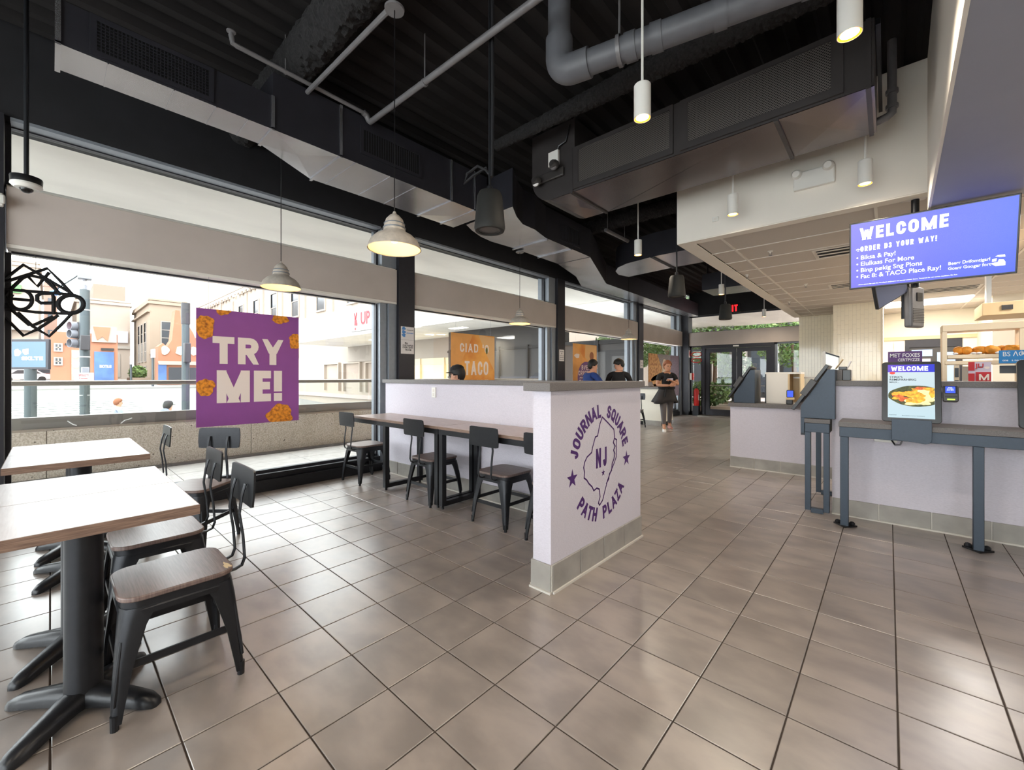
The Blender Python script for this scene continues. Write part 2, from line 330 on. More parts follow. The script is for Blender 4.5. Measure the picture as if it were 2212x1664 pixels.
mat('food_cream', (240, 214, 150), .5, emit=.6, noise=(40, .2)); mat('food_red', (200, 90, 40), .5, emit=.4, noise=(60, .5))
mat('purple_panel', (96, 62, 122), .6); mat('blue_panel', (22, 112, 170), .5, emit=.25); mat('lilac_panel', (206, 196, 214), .6); mat('pale_blue_glass', (150, 176, 226), .3, emit=.35)
mat('poster_orange', (228, 164, 92), .6, noise=(4, .12)); mat('poster_tan', (226, 182, 126), .6); mat('print_grey', (150, 140, 138), .6, noise=(30, .3)); mat('print_mauve', (122, 102, 116), .6, noise=(40, .35)); mat('print_violet', (112, 78, 130), .6)
two_tone('print_bread', (226, 170, 100), (176, 110, 52), 14, .4, .65, .6); mat('print_cream', (236, 214, 190), .6, noise=(40, .2))
glass('pane_glass', (.97, .99, .985), .035); glass('rail_glass', (.93, .965, .955), .06); glass('clear_shade', (1, .96, .9), .2)

def tile_mat():
    m = mat('floor_tile', (150, 135, 124), .27, spec=.95, coat=.2); nt = m.node_tree; N = nt.nodes; L = nt.links; p = N['Principled BSDF']; p.inputs['Coat Roughness'].default_value = .3; p.inputs['IOR'].default_value = 1.65
    g = N.new('ShaderNodeNewGeometry')
    sub = N.new('ShaderNodeVectorMath'); sub.operation = 'SUBTRACT'; sub.inputs[1].default_value = (.025, 1.535, 0)
    div = N.new('ShaderNodeVectorMath'); div.operation = 'DIVIDE'; div.inputs[1].default_value = (.307, .307, 1)
    fl = N.new('ShaderNodeVectorMath'); fl.operation = 'FLOOR'
    wn = N.new('ShaderNodeTexWhiteNoise'); wn.noise_dimensions = '2D'
    L.new(g.outputs['Position'], sub.inputs[0]); L.new(sub.outputs[0], div.inputs[0]); L.new(div.outputs[0], fl.inputs[0]); L.new(fl.outputs[0], wn.inputs['Vector'])
    off = N.new('ShaderNodeVectorMath'); off.operation = 'MULTIPLY_ADD'; off.inputs[1].default_value = (1, 1.7, 1)
    sc = N.new('ShaderNodeVectorMath'); sc.operation = 'SCALE'; sc.inputs['Scale'].default_value = 40
    L.new(wn.outputs['Color'], sc.inputs[0]); L.new(g.outputs['Position'], off.inputs[0]); L.new(sc.outputs[0], off.inputs[2])
    n = N.new('ShaderNodeTexNoise'); n.inputs['Scale'].default_value = 4.2; n.inputs['Detail'].default_value = 4; n.inputs['Distortion'].default_value = .15; L.new(off.outputs[0], n.inputs['Vector'])
    r = N.new('ShaderNodeValToRGB'); e = r.color_ramp.elements
    e[0].position = .28; e[0].color = rgb(130, 120, 114); e[1].position = .74; e[1].color = rgb(158, 146, 137); r.color_ramp.interpolation = 'EASE'
    L.new(n.outputs['Fac'], r.inputs[0])
    hs = N.new('ShaderNodeHueSaturation'); mr = N.new('ShaderNodeMapRange'); mr.inputs['To Min'].default_value = .9; mr.inputs['To Max'].default_value = 1.08
    L.new(wn.outputs['Value'], mr.inputs[0]); L.new(mr.outputs[0], hs.inputs['Value']); L.new(r.outputs[0], hs.inputs['Color']); L.new(hs.outputs[0], p.inputs['Base Color'])
    b = N.new('ShaderNodeBump'); b.inputs['Strength'].default_value = .04; b.inputs['Distance'].default_value = .01
    n2 = N.new('ShaderNodeTexNoise'); n2.inputs['Scale'].default_value = 7; n2.inputs['Detail'].default_value = 1; L.new(off.outputs[0], n2.inputs['Vector']); L.new(n2.outputs['Fac'], b.inputs['Height']); L.new(b.outputs[0], p.inputs['Normal'])
    mr2 = N.new('ShaderNodeMapRange'); mr2.inputs['To Min'].default_value = .27; mr2.inputs['To Max'].default_value = .36; L.new(n.outputs['Fac'], mr2.inputs[0]); L.new(mr2.outputs[0], p.inputs['Roughness'])
tile_mat()
def perforated():
    m = mat('perforated_steel', (128, 122, 118), .4, .6); nt = m.node_tree; N = nt.nodes; L = nt.links; p = N['Principled BSDF']
    tc = N.new('ShaderNodeTexCoord'); mp = N.new('ShaderNodeMapping'); mp.inputs['Rotation'].default_value = (0, math.radians(45), 0)
    L.new(tc.outputs['Object'], mp.inputs[0])
    dv = N.new('ShaderNodeVectorMath'); dv.operation = 'SCALE'; dv.inputs['Scale'].default_value = 72; L.new(mp.outputs[0], dv.inputs[0])
    fr = N.new('ShaderNodeVectorMath'); fr.operation = 'FRACTION'; L.new(dv.outputs[0], fr.inputs[0])
    sb = N.new('ShaderNodeVectorMath'); sb.operation = 'SUBTRACT'; sb.inputs[1].default_value = (.5, .5, .5); L.new(fr.outputs[0], sb.inputs[0])
    ml = N.new('ShaderNodeVectorMath'); ml.operation = 'MULTIPLY'; ml.inputs[1].default_value = (1, 0, 1); L.new(sb.outputs[0], ml.inputs[0])
    ln = N.new('ShaderNodeVectorMath'); ln.operation = 'LENGTH'; L.new(ml.outputs[0], ln.inputs[0])
    lt = N.new('ShaderNodeMath'); lt.operation = 'GREATER_THAN'; lt.inputs[1].default_value = .34; L.new(ln.outputs['Value'], lt.inputs[0])
    L.new(lt.outputs[0], p.inputs['Alpha'])
perforated()

# ------------------------------------------------------------------ floor: a grout bed with single tiles on it
floor = tag(B(-5.3, 3.2, -3.7, 14.3, -.12, -.004).build('floor', 'grout'), 'grey brown square tile floor of the dining room', kind='structure')
GX, GY, TP = .025, 1.535, .307
def tile_mesh(x, y, mb):
    h = TP / 2 - .0028; g = h - .002
    rings = [[(x + sx * q, y + sy * q, z) for sx, sy in ((-1, -1), (1, -1), (1, 1), (-1, 1))] for q, z in ((h, -.009), (h, -.0014), (g, 0))]
    mb.loft(rings)
one = MB(); tile_mesh(0, 0, one); TM = one.mesh('tile', smooth=False); TM.materials.append(MATS['floor_tile'])
cells = []
for i in range(-17, 11):
    for j in range(-17, 42):
        x, y = GX + (i + .5) * TP, GY + (j + .5) * TP
        if not (-5.3 < x < 3.1 and -3.6 < y < 14.25): continue
        d = Vector((x, y, 0)) - CP; dep = d.dot(FW); vis = False
        if dep > .4:
            px = 1106 + FPX * d.dot(RT) / dep; py = HPX + FPX * CAMZ / dep
            hid = (y > 4.9 and x > -.35) or (y > 6.5 and x > -1.6) or (3.2 < y < 8 and x < -2.2)
            vis = -60 < px < 2270 and py < 1740 and not hid
        cells.append((0 if vis else 1, dep if dep > .4 else 99, x, y))
cells.sort(); rest = MB()
for n, (a, dep, x, y) in enumerate(cells):
    if n < 298:
        o = bpy.data.objects.new('tile', TM); C.objects.link(o); o.parent = floor; o.location = (x, y, 0)
    else: tile_mesh(x, y, rest)
rest.build('tile_field', 'floor_tile', floor, smooth=False, kind='stuff')

# ------------------------------------------------------------------ window wall on the left (inner face x = -5.09, glass x = -5.25)
XW, XG = -5.09, -5.25
cols = [(-4.25, -3.99), (-.5, -.24), (3.255, 3.515), (7.01, 7.27), (10.79, 11.06)]
wl = struct('wall_left', 'left window wall with black header beam and pale valance bands')
B(-5.45, XW, -3.7, 14.46, 3.3, 4.3).build('header_beam', 'black_paint', wl)
for y0, y1 in cols: B(-5.42, -5.06, y0, y1, 0, 3.3).build('column', 'charcoal_frame', wl)
B(-5.42, -4.9, 14.1, 14.46, 0, 3.3).build('column', 'charcoal_frame', wl)
bays = [(-3.99, -.5), (-.24, 3.255), (3.515, 7.01), (7.27, 10.79), (11.06, 14.1)]
pos = ['behind the camera side', 'with the hanging lamp and purple poster', 'over the half wall with the orange poster', 'behind the two seated people', 'nearest the far corner by the doors']
for k, (y0, y1) in enumerate(bays):
    wn = struct('window_%d' % (k + 1), 'tall shopfront window bay ' + pos[k])
    g0, g1 = y0 + .03, y1 - .26
    B(-5.42, XW, y0 + .01, y1 - .012, 2.305, 2.755).build('valance_band', 'band_panel', wn, bevel=.004)
    B(-5.42, XW - .04, y0 + .01, y1 - .012, 2.757, 2.775).build('ledge', 'white_paint', wn)
    # upper light
    f = MB(); f.box(XG - .03, XG + .03, g0, g1, 3.262, 3.3); f.box(XG - .03, XG + .03, g0, g1, 2.776, 2.80)
    f.box(XG - .03, XG + .03, g0 - .03, g0, 2.776, 3.3); f.box(XG - .03, XG + .03, g1, g1 + .03, 2.776, 3.3); f.build('upper_frame', 'charcoal_frame', wn)
    B(XG - .028, XG + .028, g0, g1, 2.80, 2.815).build('bead', 'white_plastic', wn)
    B(XG - .004, XG + .004, g0, g1, 2.815, 3.262).build('upper_pane', 'pane_glass', wn)
    B(XG + .032, XW - .004, g0, y1 - .26, 3.272, 3.298).build('head_cover', 'silver_frame', wn)
    B(-5.40, XW - .03, g1 + .032, y1 - .005, 2.777, 3.298).build('upper_jamb', 'silver_frame', wn)
    # lower light
    f = MB(); f.box(XG - .012, XG + .012, g0, g1, 2.26, 2.276); f.box(XG - .03, XG + .03, g0, g1, .185, .215)
    f.box(XG - .03, XG + .03, g0 - .03, g0, .185, 2.262); f.box(XG - .03, XG + .03, g1, g1 + .02, .185, 2.262); f.build('lower_frame', 'charcoal_frame', wn)
    B(XG - .004, XG + .004, g0, g1, .215, 2.262).build('lower_pane', 'pane_glass', wn)
    B(-5.40, XW - .004, y0 + .011, y1 - .013, 2.277, 2.304).build('head_panel', 'white_paint', wn)
    B(-5.38, XW - .06, g1 + .022, g1 + .125, .0, 2.30).build('jamb', 'silver_frame', wn, bevel=.004)
    B(-5.38, XW - .02, g1 + .132, y1 - .003, .0, 2.30).build('jamb', 'silver_frame', wn, bevel=.004)
    s = MB(); s.box(-5.36, XW, y0, g1 + .02, 0, .125); s.box(-5.36, XW - .05, y0, g1 + .02, .125, .185); s.build('sill_base', 'black_metal', wn, bevel=.004)
# ------------------------------------------------------------------ far wall with the doors (y = 14.2)
wf = struct('wall_far', 'far wall with black beam, pale band and glass beside the double doors')
YF = 14.2
B(-4.9, -1.755, YF - .02, 14.46, 3.262, 4.3).build('header_beam', 'black_paint', wf)
B(-4.9, -1.755, YF - .01, 14.44, 2.275, 2.71).build('valance_band', 'band_panel', wf, bevel=.004)
f = MB(); f.box(-4.9, -1.755, 14.3, 14.36, 3.22, 3.262); f.box(-4.9, -1.755, 14.3, 14.36, 2.712, 2.73); f.build('upper_frame', 'charcoal_frame', wf)
B(-4.9, -1.755, 14.325, 14.335, 2.73, 3.22).build('upper_pane', 'pane_glass', wf)
f = MB(); f.box(-4.9, -4.55, 14.28, 14.36, 0, .13); f.box(-4.9, -4.55, 14.28, 14.36, 2.23, 2.272); f.box(-4.56, -4.5, 14.28, 14.36, 0, 2.272); f.box(-4.9, -4.86, 14.28, 14.36, 0, 2.27); f.build('side_frame', 'charcoal_frame', wf)
B(-4.86, -4.56, 14.315, 14.325, .13, 2.23).build('side_pane', 'pane_glass', wf)
f = MB(); f.box(-2.48, -1.76, 14.28, 14.36, 2.23, 2.272); f.box(-2.48, -1.76, 14.28, 14.36, 0, .13); f.box(-2.48, -2.42, 14.28, 14.36, 0, 2.272); f.build('side_frame', 'silver_frame', wf)
B(-2.42, -1.76, 14.315, 14.325, .13, 2.23).build('side_pane', 'pane_glass', wf)
dr = struct('door_1', 'pair of dark framed glass entrance doors at the far end')
f = MB(); f.box(-4.5, -4.42, 14.2, 14.36, 0, 2.272); f.box(-2.57, -2.48, 14.2, 14.36, 0, 2.272); f.box(-4.42, -2.57, 14.2, 14.36, 2.17, 2.272); f.build('door_frame', 'charcoal_frame', dr, bevel=.004)
for x0, x1, hx in ((-4.415, -3.505, -3.56), (-3.485, -2.575, -3.43)):
    lf = MB(); lf.box(x0, x0 + .135, 14.24, 14.3, .02, 2.16); lf.box(x1 - .12, x1, 14.24, 14.3, .02, 2.16); lf.box(x0 + .135, x1 - .12, 14.24, 14.3, .02, .22); lf.box(x0 + .135, x1 - .12, 14.24, 14.3, 2.04, 2.16)
    leaf = lf.build('door_leaf', 'charcoal_frame', dr)
    B(x0 + .135, x1 - .12, 14.265, 14.275, .22, 2.04).build('door_pane', 'pane_glass', leaf, local=True)
    MB().tube([(hx, 14.24, .92), (hx, 14.19, .94), (hx, 14.19, 1.14), (hx, 14.24, 1.16)], .012, 8).build('handle', 'black_metal', leaf, local=True)
    B(x0 + .14, x1 - .13, 14.22, 14.24, .98, 1.0).build('push_bar', 'rail_steel', leaf, local=True)
B(-4.5, -2.5, 13.75, 14.2, 0, .035).build('threshold', 'rail_steel', dr)
B(-3.58, -3.42, 14.19, 14.2, 2.2, 2.24).build('closer_sensor', 'white_plastic', dr)
# ------------------------------------------------------------------ rear and right room walls (behind and beside the camera)
wr = struct('wall_rear', 'rear shopfront wall behind the camera')
for x0, x1 in ((-5.09, -4.6), (-2.2, -1.9), (.6, .9), (3.0, 3.2)): B(x0, x1, -3.9, -3.7, 0, 3.0).build('column', 'charcoal_frame', wr)
B(-5.4, 3.2, -3.9, -3.7, 3.0, 4.3).build('header_beam', 'black_paint', wr); B(-5.4, 3.2, -3.9, -3.7, 0, .2).build('sill_base', 'black_metal', wr)
for x0, x1 in ((-4.6, -2.2), (-1.9, .6), (.9, 3.0)): B(x0, x1, -3.81, -3.8, .2, 3.0).build('rear_pane', 'pane_glass', wr)
tag(B(3.2, 3.35, -3.9, 14.5, 0, 4.3).build('wall_right', 'cream_wall'), 'plain cream right wall beyond the counter', kind='structure')
# ------------------------------------------------------------------ ceiling deck, ribs along Y
ck = struct('ceiling', 'black corrugated metal deck ceiling')
prof = []; x = -5.4
while x < 3.3: prof += [(x, 3.98), (x + .07, 3.98), (x + .10, 4.04), (x + .17, 4.04)]; x += .2
prof = prof + [(3.35, 4.1), (-5.4, 4.1)]
MB().prism(prof, 'y', -3.9, 14.5).build('corrugated_deck', 'deck_paint', ck, smooth=False)
tag(B(-5.45, 3.4, -3.9, 14.6, 4.32, 4.45).build('roof', 'soffit_plaster'), 'flat roof slab above the deck', kind='structure')
# soffit over the counter (white fascia y = 5, panels z = 2.85)
sf = struct('ceiling_soffit', 'white boxed soffit and panel ceiling above the order counter')
B(-1.87, .27, 5.0, 5.1, 2.85, 3.98).build('fascia', 'white_paint', sf)
B(-1.87, -1.77, 5.1, 13.3, 2.85, 3.98).build('fascia', 'white_paint', sf)
f = MB(); f.box(-1.868, -1.70, 5.13, 13.3, 2.838, 2.849); f.box(-1.868, 3.2, 5.002, 5.13, 2.838, 2.849); f.box(-1.77, -1.70, 5.1, 13.3, 2.85, 2.9); f.box(-1.70, 3.2, 5.1, 5.14, 2.85, 2.9); f.build('border_trim', 'white_paint', sf)
gr = MB(); xs = [-1.70, -1.42, -.09, 1.24, 2.57, 3.2]; ys = [5.13 + .61 * k for k in range(16)]
for xx in xs[1:-1]: gr.box(xx - .012, xx + .012, 5.13, 14.2, 2.842, 2.87)
for yy in ys[1:]: gr.box(-1.70, 3.2, yy - .012, yy + .012, 2.8435, 2.87)
gr.build('ceiling_grid', 'ceiling_grid', sf)
for a in range(5):
    for b in range(15):
        if (a, b) in ((2, 11), (2, 12)): continue
        y1 = min(ys[b + 1], 14.19)
        B(xs[a] + .012, xs[a + 1] - .012, ys[b] + .012, y1 - .012, 2.85, 2.866).build('ceiling_panel', 'ceiling_panel', sf)
# lower blue grey ceiling on the right
dc = struct('ceiling_drop', 'lower blue grey plaster ceiling on the right side')
MB().prism([(.15, -3.7), (3.2, -3.7), (3.2, 5.0), (.262, 5.0), (.227, 2.3)], 'z', 2.67, 2.75).build('ceiling_plaster', 'blue_grey_paint', dc)
MB().prism([(.13, -3.7), (.149, -3.7), (.226, 2.3), (.261, 5.0), (.245, 5.0), (.21, 2.3)], 'z', 2.664, 3.98).build('fascia', 'white_paint', dc)
# ------------------------------------------------------------------ L shaped half wall in the middle
KT = []
def kick_run(parent, axis, a0, a1, face, sgn, h=.165, L=.3, t=.014):
    """single kick tiles along an edge; axis 'x' or 'y', outward normal sgn on the other axis"""
    n = max(1, round((a1 - a0) / L)); st = (a1 - a0) / n
    for k in range(n):
        p0, p1 = a0 + k * st + .0035, a0 + (k + 1) * st - .0035; q0, q1 = sorted((face, face + sgn * t))
        (B(p0, p1, q0, q1, .004, h) if axis == 'x' else B(q0, q1, p0, p1, .004, h)).build('kick_tile', 'kick_tile', parent, bevel=.003)
    q0, q1 = sorted((face, face + sgn * t * .45))
    (B(a0, a1, q0, q1, 0, h - .003) if axis == 'x' else B(q0, q1, a0, a1, 0, h - .003)).build('kick_bed', 'kick_grout', parent)
    q0, q1 = sorted((face, face + sgn * t * 1.8))
    (B(a0, a1, q0, q1, 0, .012) if axis == 'x' else B(q0, q1, a0, a1, 0, .012)).build('cove_strip', 'kick_grout', parent)
hw = struct('wall_partition', 'woven lilac grey half wall with stone cap and purple city emblem')
B(-1.60, -1.467, 1.963, 3.15, 0, 1.182).build('stub_wall', 'fabric_wall', hw)
B(-5.0, -1.601, 3.01, 3.15, 0, 1.182).build('back_wall', 'fabric_wall', hw)
B(-1.648, -1.445, 1.925, 3.185, 1.182, 1.232).build('cap', 'stone_cap', hw, bevel=.003)
B(-5.04, -1.65, 2.985, 3.185, 1.1825, 1.2305).build('cap', 'stone_cap', hw, bevel=.003)
kick_run(hw, 'y', 1.963, 3.15, -1.467, 1); kick_run(hw, 'x', -1.612, -1.455, 1.963, -1); kick_run(hw, 'y', 1.963, 3.0, -1.60, -1); kick_run(hw, 'x', -5.0, -1.63, 3.01, -1)
# emblem: ring lettering, state outline, stars
ec = (-1.4684, 2.548, .68); EM = FX(*ec)
em = MB()
def ring_text(mb, s, r, a0, a1, size, M, top=True, bold=.035):
    for k, ch in enumerate(s):
        if ch == ' ': continue
        a = math.radians(a0 + (a1 - a0) * k / (len(s) - 1))
        rot = a - PI / 2 if top else a + PI / 2
        Q = M @ Matrix.Translation((r * math.cos(a), r * math.sin(a), 0)) @ Matrix.Rotation(rot, 4, 'Z') @ Matrix.Translation((0, -size * .36, 0))
        w_ = BLOCK[ch][0] * size * .72 * 1.04; mb.block(ch, Q, -w_ / 2, w_ / 2, -size * .0, size * .72, .225)
ring_text(em, 'JOURNAL SQUARE', .352, 164, 17, .128, EM); ring_text(em, 'PATH PLAZA', .352, 222, 320, .128, EM, False)
em.block('NJ', EM, -.078, .066, -.035, .098, .18, .3)
def star(cx, cy, r, rot=0): return [(cx + (r if k % 2 == 0 else r * .4) * math.sin(PI * k / 5 + rot), cy + (r if k % 2 == 0 else r * .4) * math.cos(PI * k / 5 + rot)) for k in range(10)]
for cx, cy, r in ((-.362, -.052, .062), (.362, -.028, .062), (.018, -.078, .026)):
    em.add([(p[0], p[1], .002) for p in star(cx, cy, r)] + [(cx, cy, .002)], [(k, (k + 1) % 10, 10) for k in range(10)], EM)
NJ = [(602, 337), (640, 375), (685, 425), (690, 490), (705, 500), (703, 620), (690, 660), (662, 730), (640, 790), (622, 860), (604, 935), (583, 970), (574, 955), (586, 910), (580, 855), (562, 848), (541, 866), (528, 838), (505, 815), (490, 790), (471, 775), (474, 735), (468, 700), (476, 660), (492, 625), (525, 592), (532, 555), (552, 480), (568, 473), (585, 385)]
loop = [(p.y - ec[1], p.z - ec[2]) for p in [at(0, -1.467, 1120 + .3006 * a, 800 + .3006 * b) for a, b in NJ]]
shore = [(p.y - ec[1], p.z - ec[2]) for p in [at(0, -1.467, 1120 + .3006 * a, 800 + .3006 * b) for a, b in [(688, 490), (680, 520), (694, 545), (682, 575), (692, 600), (684, 640), (672, 670), (668, 720), (652, 745), (648, 780), (630, 815)]]]
def stroke(mb, pts, wd, M, closed=True, z=.002):
    n = len(pts)
    for k in range(n if closed else n - 1):
        a, b = Vector(pts[k]), Vector(pts[(k + 1) % n]); d = (b - a).normalized(); q = Vector((-d.y, d.x)) * wd; a = a - d * wd * .5; b = b + d * wd * .5
        mb.add([(*(a + q), z), (*(b + q), z), (*(b - q), z), (*(a - q), z)], [(0, 1, 2, 3)], M)
stroke(em, loop, .0055, EM); stroke(em, shore, .006, EM, False, .003)
em.build('emblem', 'purple_ink', hw, recalc=False, smooth=False, label='purple ring emblem reading JOURNAL SQUARE, NJ, PATH PLAZA')
# ------------------------------------------------------------------ order counters
def counter(name, label, x0, x1, y0, y1, z, cap):
    o = struct(name, label)
    B(x0, x1, y0, y1, 0, z).build('counter_wall', 'fabric_wall', o)
    B(x0 - .022, x1, y0 - .03, y1 + .03, z, z + cap).build('counter_cap', 'stone_cap', o, bevel=.003)
    kick_run(o, 'x', x0, x1, y0, -1, .15, .32); return o
counter('wall_counter', 'tall woven grey order counter front with stone cap', -.39, 3.2, 4.862, 5.02, 1.182, .048)
counter('wall_counter_far', 'lower woven order counter further back with dark cap', -1.66, -.45, 6.44, 7.0, .848, .054)
# ------------------------------------------------------------------ tiled piers at the back of the kitchen
def pier(name, label, x0, x1, y0, y1, z1):
    o = struct(name, label); B(x0, x1, y0, y1, 0, z1).build('pier_core', 'subway_grout', o)
    t = MB(); tw, th = .0655, .2; k = 0; x = x0 + .002
    while x + tw < x1 + .03:
        off = (k % 2) * th / 2; z = .9 - off
        while z < z1 - .02:
            t.box(x, min(x + tw - .003, x1), y0 - .008, y0 + .002, z, min(z + th - .003, z1 - .001)); z += th
        x += tw; k += 1
    y = y0 + .002; k = 0
    while y + tw < y1:
        off = (k % 2) * th / 2; z = .9 - off
        while z < z1 - .02:
            t.box(x0 - .008, x0 + .002, y, y + tw - .003, z, min(z + th - .003, z1 - .001)); z += th
        y += tw; k += 1
    t.build('subway_tiles', 'subway_tile', o, smooth=False, kind='stuff'); return o
pier('wall_pier_1', 'cream tiled kitchen pier beside the entrance doors', -1.755, -.91, 13.3, 14.4, 2.85)
pier('wall_pier_2', 'wider cream tiled pier in front of the kitchen', -.91, -.09, 11.66, 14.2, 2.85)
kb = struct('wall_kitchen', 'white kitchen back wall with service doorway')
f = MB(); f.box(-.09, 3.2, 14.2, 14.35, 2.2, 2.85); f.box(-.09, .3, 14.2, 14.35, 0, 2.2); f.box(1.27, 3.2, 14.2, 14.35, 0, 2.2); f.build('plaster', 'cream_wall', kb)
B(-.09, 1.5, 14.15, 14.2, 2.17, 2.25).build('head_trim', 'cubby_wood', kb)
B(1.5, 3.2, 12.3, 14.2, 0, 2.85).build('plaster', 'cream_wall', kb)
d2 = struct('door_2', 'dark service door in the kitchen back wall')
f = MB(); f.box(.3, .38, 14.18, 14.3, 0, 2.17); f.box(1.2, 1.27, 14.18, 14.3, 0, 2.17); f.box(.38, 1.2, 14.18, 14.3, 1.98, 2.17); f.build('door_frame', 'charcoal_frame', d2)
lf = B(.38, 1.2, 14.22, 14.28, 0, 1.98).build('door_leaf', 'dark_plastic', d2)
B(.42, .78, 14.2, 14.22, 1.76, 1.92).build('lintel_sign', 'pale_blue_glass', lf, local=True); B(.86, 1.16, 14.2, 14.22, 1.0, 1.85).build('door_pane', 'pale_blue_glass', lf, local=True)
B(.1, .27, 14.17, 14.2, 1.5, 2.1).build('wall_poster', 'lilac_panel', d2); B(.55, .75, 14.2, 14.215, 1.45, 1.7).build('notice', 'lilac_panel', lf, local=True)

# ------------------------------------------------------------------ ceiling services
def plan_at(z, pts): return [tuple(at(2, z, *p)[:2]) for p in pts]
def cross_break(poly, z, mb):      # shallow raised cross on a duct sheet
    c = Vector((sum(p[0] for p in poly) / 4, sum(p[1] for p in poly) / 4, z - .012))
    n = len(poly); mb.add([(p[0], p[1], z) for p in poly] + [tuple(c)], [(k, (k + 1) % n, n) for k in range(n)])
d1 = thing('supply_duct', 'long bare metal supply duct running above the left windows', 'duct')
ZD = 3.2
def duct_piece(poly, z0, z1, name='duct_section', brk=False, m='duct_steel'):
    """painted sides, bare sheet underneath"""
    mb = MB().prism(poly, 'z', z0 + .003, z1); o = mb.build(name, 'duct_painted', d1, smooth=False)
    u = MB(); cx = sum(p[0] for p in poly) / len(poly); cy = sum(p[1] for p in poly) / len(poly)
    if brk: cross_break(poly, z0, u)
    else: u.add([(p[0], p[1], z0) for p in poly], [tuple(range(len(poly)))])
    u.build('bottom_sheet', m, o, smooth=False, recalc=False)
    return o
def flange(x0, x1, y, z0, z1, parent):
    f = MB(); f.box(x0 - .012, x1 + .012, y - .012, y + .012, z0 - .012, z0 + .01); f.box(x1 - .002, x1 + .012, y - .012, y + .012, z0, z1); f.build('flange', 'duct_steel', parent)
duct_piece([(-3.875, .03), (-3.57, .03), (-3.57, 1.165), (-3.875, 1.165)], ZD, 3.46)
duct_piece([(-3.875, 1.165), (-3.57, 1.165), (-3.57, 1.705), (-4.195, 1.705)], ZD, 3.65, brk=True)
duct_piece([(-4.195, 1.705), (-3.57, 1.705), (-3.57, 2.96), (-4.185, 2.93)], ZD, 3.65)
duct_piece([(-4.185, 2.93), (-3.57, 2.96), (-3.565, 3.5), (-4.185, 3.5)], ZD, 3.65, brk=True)
duct_piece([(-4.0, 3.56), (-4.1, 3.75), (-4.19, 3.99), (-4.23, 4.24), (-4.2, 4.61), (-4.215, 5.855), (-3.586, 5.86), (-3.555, 4.64), (-3.46, 4.28), (-3.45, 4.02), (-3.34, 3.78), (-3.18, 3.53)], ZD + .005, 3.65)
duct_piece([(-4.215, 5.855), (-3.586, 5.86), (-3.93, 6.7), (-4.486, 6.82)], ZD, 3.65, brk=True)
duct_piece([(-4.486, 6.82), (-3.93, 6.7), (-4.36, 7.75), (-4.886, 7.63)], ZD, 3.62)
duct_piece([(-4.886, 7.63), (-4.36, 7.75), (-4.45, 11.0), (-4.52, 13.9), (-4.84, 13.9), (-4.86, 11.0)], ZD, 3.6)
for x0, x1, y in ((-3.875, -3.57, .03), (-3.875, -3.57, 1.165), (-4.195, -3.57, 1.71), (-4.185, -3.57, 2.955), (-4.185, -3.57, 3.3), (-4.22, -3.58, 4.7), (-4.215, -3.586, 5.3)): flange(x0, x1, y, ZD, 3.46 if y < 1.2 else 3.65, d1)
for x0, x1, y in ((-3.872, -3.57, .24), (-3.872, -3.57, .56), (-3.872, -3.57, .8), (-3.872, -3.57, 1.0), (-4.19, -3.57, 1.85), (-4.19, -3.57, 2.2), (-4.19, -3.57, 2.5)): B(x0, x1, y - .003, y + .003, ZD - .005, ZD).build('seam', 'duct_steel', d1)
def grille(y0, y1, z0, z1, x, ny, nz):
    g = thing('air_grille', 'tmp', 'vent', (x, y0, z0), 0, 'grilles on the supply duct')
    B(x, x + .006, y0, y1, z0, z1).build('shade_backing', 'void_shade', g)
    f = MB(); f.box(x, x + .014, y0 - .03, y1 + .03, z0 - .03, z0); f.box(x, x + .014, y0 - .03, y1 + .03, z1, z1 + .03); f.box(x, x + .014, y0 - .03, y0, z0, z1); f.box(x, x + .014, y1, y1 + .03, z0, z1); f.build('frame', 'duct_painted', g)
    b = MB()
    for k in range(1, ny): b.box(x + .006, x + .012, y0 + (y1 - y0) * k / ny - .0022, y0 + (y1 - y0) * k / ny + .0022, z0, z1)
    for k in range(1, nz): b.box(x + .006, x + .013, y0, y1, z0 + (z1 - z0) * k / nz - .0022, z0 + (z1 - z0) * k / nz + .0022)
    b.build('vane', 'duct_painted', g, kind='stuff'); return g
grille(.19, .75, 3.245, 3.425, -3.57, 30, 9)['label'] = 'wide lattice grille on the first stretch of the duct by the left edge'
grille(1.92, 2.525, 3.33, 3.53, -3.57, 24, 1)['label'] = 'grille with upright vanes on the duct above the hanging lamp'
grille(5.0, 5.5, 3.3, 3.52, -3.575, 14, 1)['label'] = 'small dark grille on the duct past the speaker'
# big cross duct with perforated panels
d2_ = thing('return_duct', 'broad dark crossing duct with perforated panels and rounded end', 'duct')
arc = [(-2.72 - .28 * math.sin(a), 3.48 - .28 * math.cos(a)) for a in [PI / 2 * k / 8 for k in range(9)]]
prof = [(-.07, 3.203), (-2.72, 3.203)] + arc[1:] + [(-3.0, 3.97), (-2.43, 3.97), (-2.43, 3.655), (-.07, 3.655)]
MB().prism(prof, 'y', 3.665, 4.385).build('duct_body', 'duct_brown', d2_, smooth=True, angle=25)
u = MB(); cross_break([(-.07, 3.67), (-.62, 3.67), (-.62, 4.38), (-.07, 4.38)], 3.2, u); cross_break([(-2.44, 3.67), (-2.75, 3.67), (-2.75, 4.38), (-2.44, 4.38)], 3.2, u)
u.add([(-.62, 3.67, 3.2), (-2.44, 3.67, 3.2), (-2.44, 4.38, 3.2)], [(0, 1, 2)]); u.add([(-.62, 3.67, 3.2), (-2.44, 4.38, 3.198), (-.62, 4.38, 3.194)], [(0, 1, 2)])
u.build('bottom_sheet', 'duct_sheet_dark', d2_, smooth=False, recalc=False)
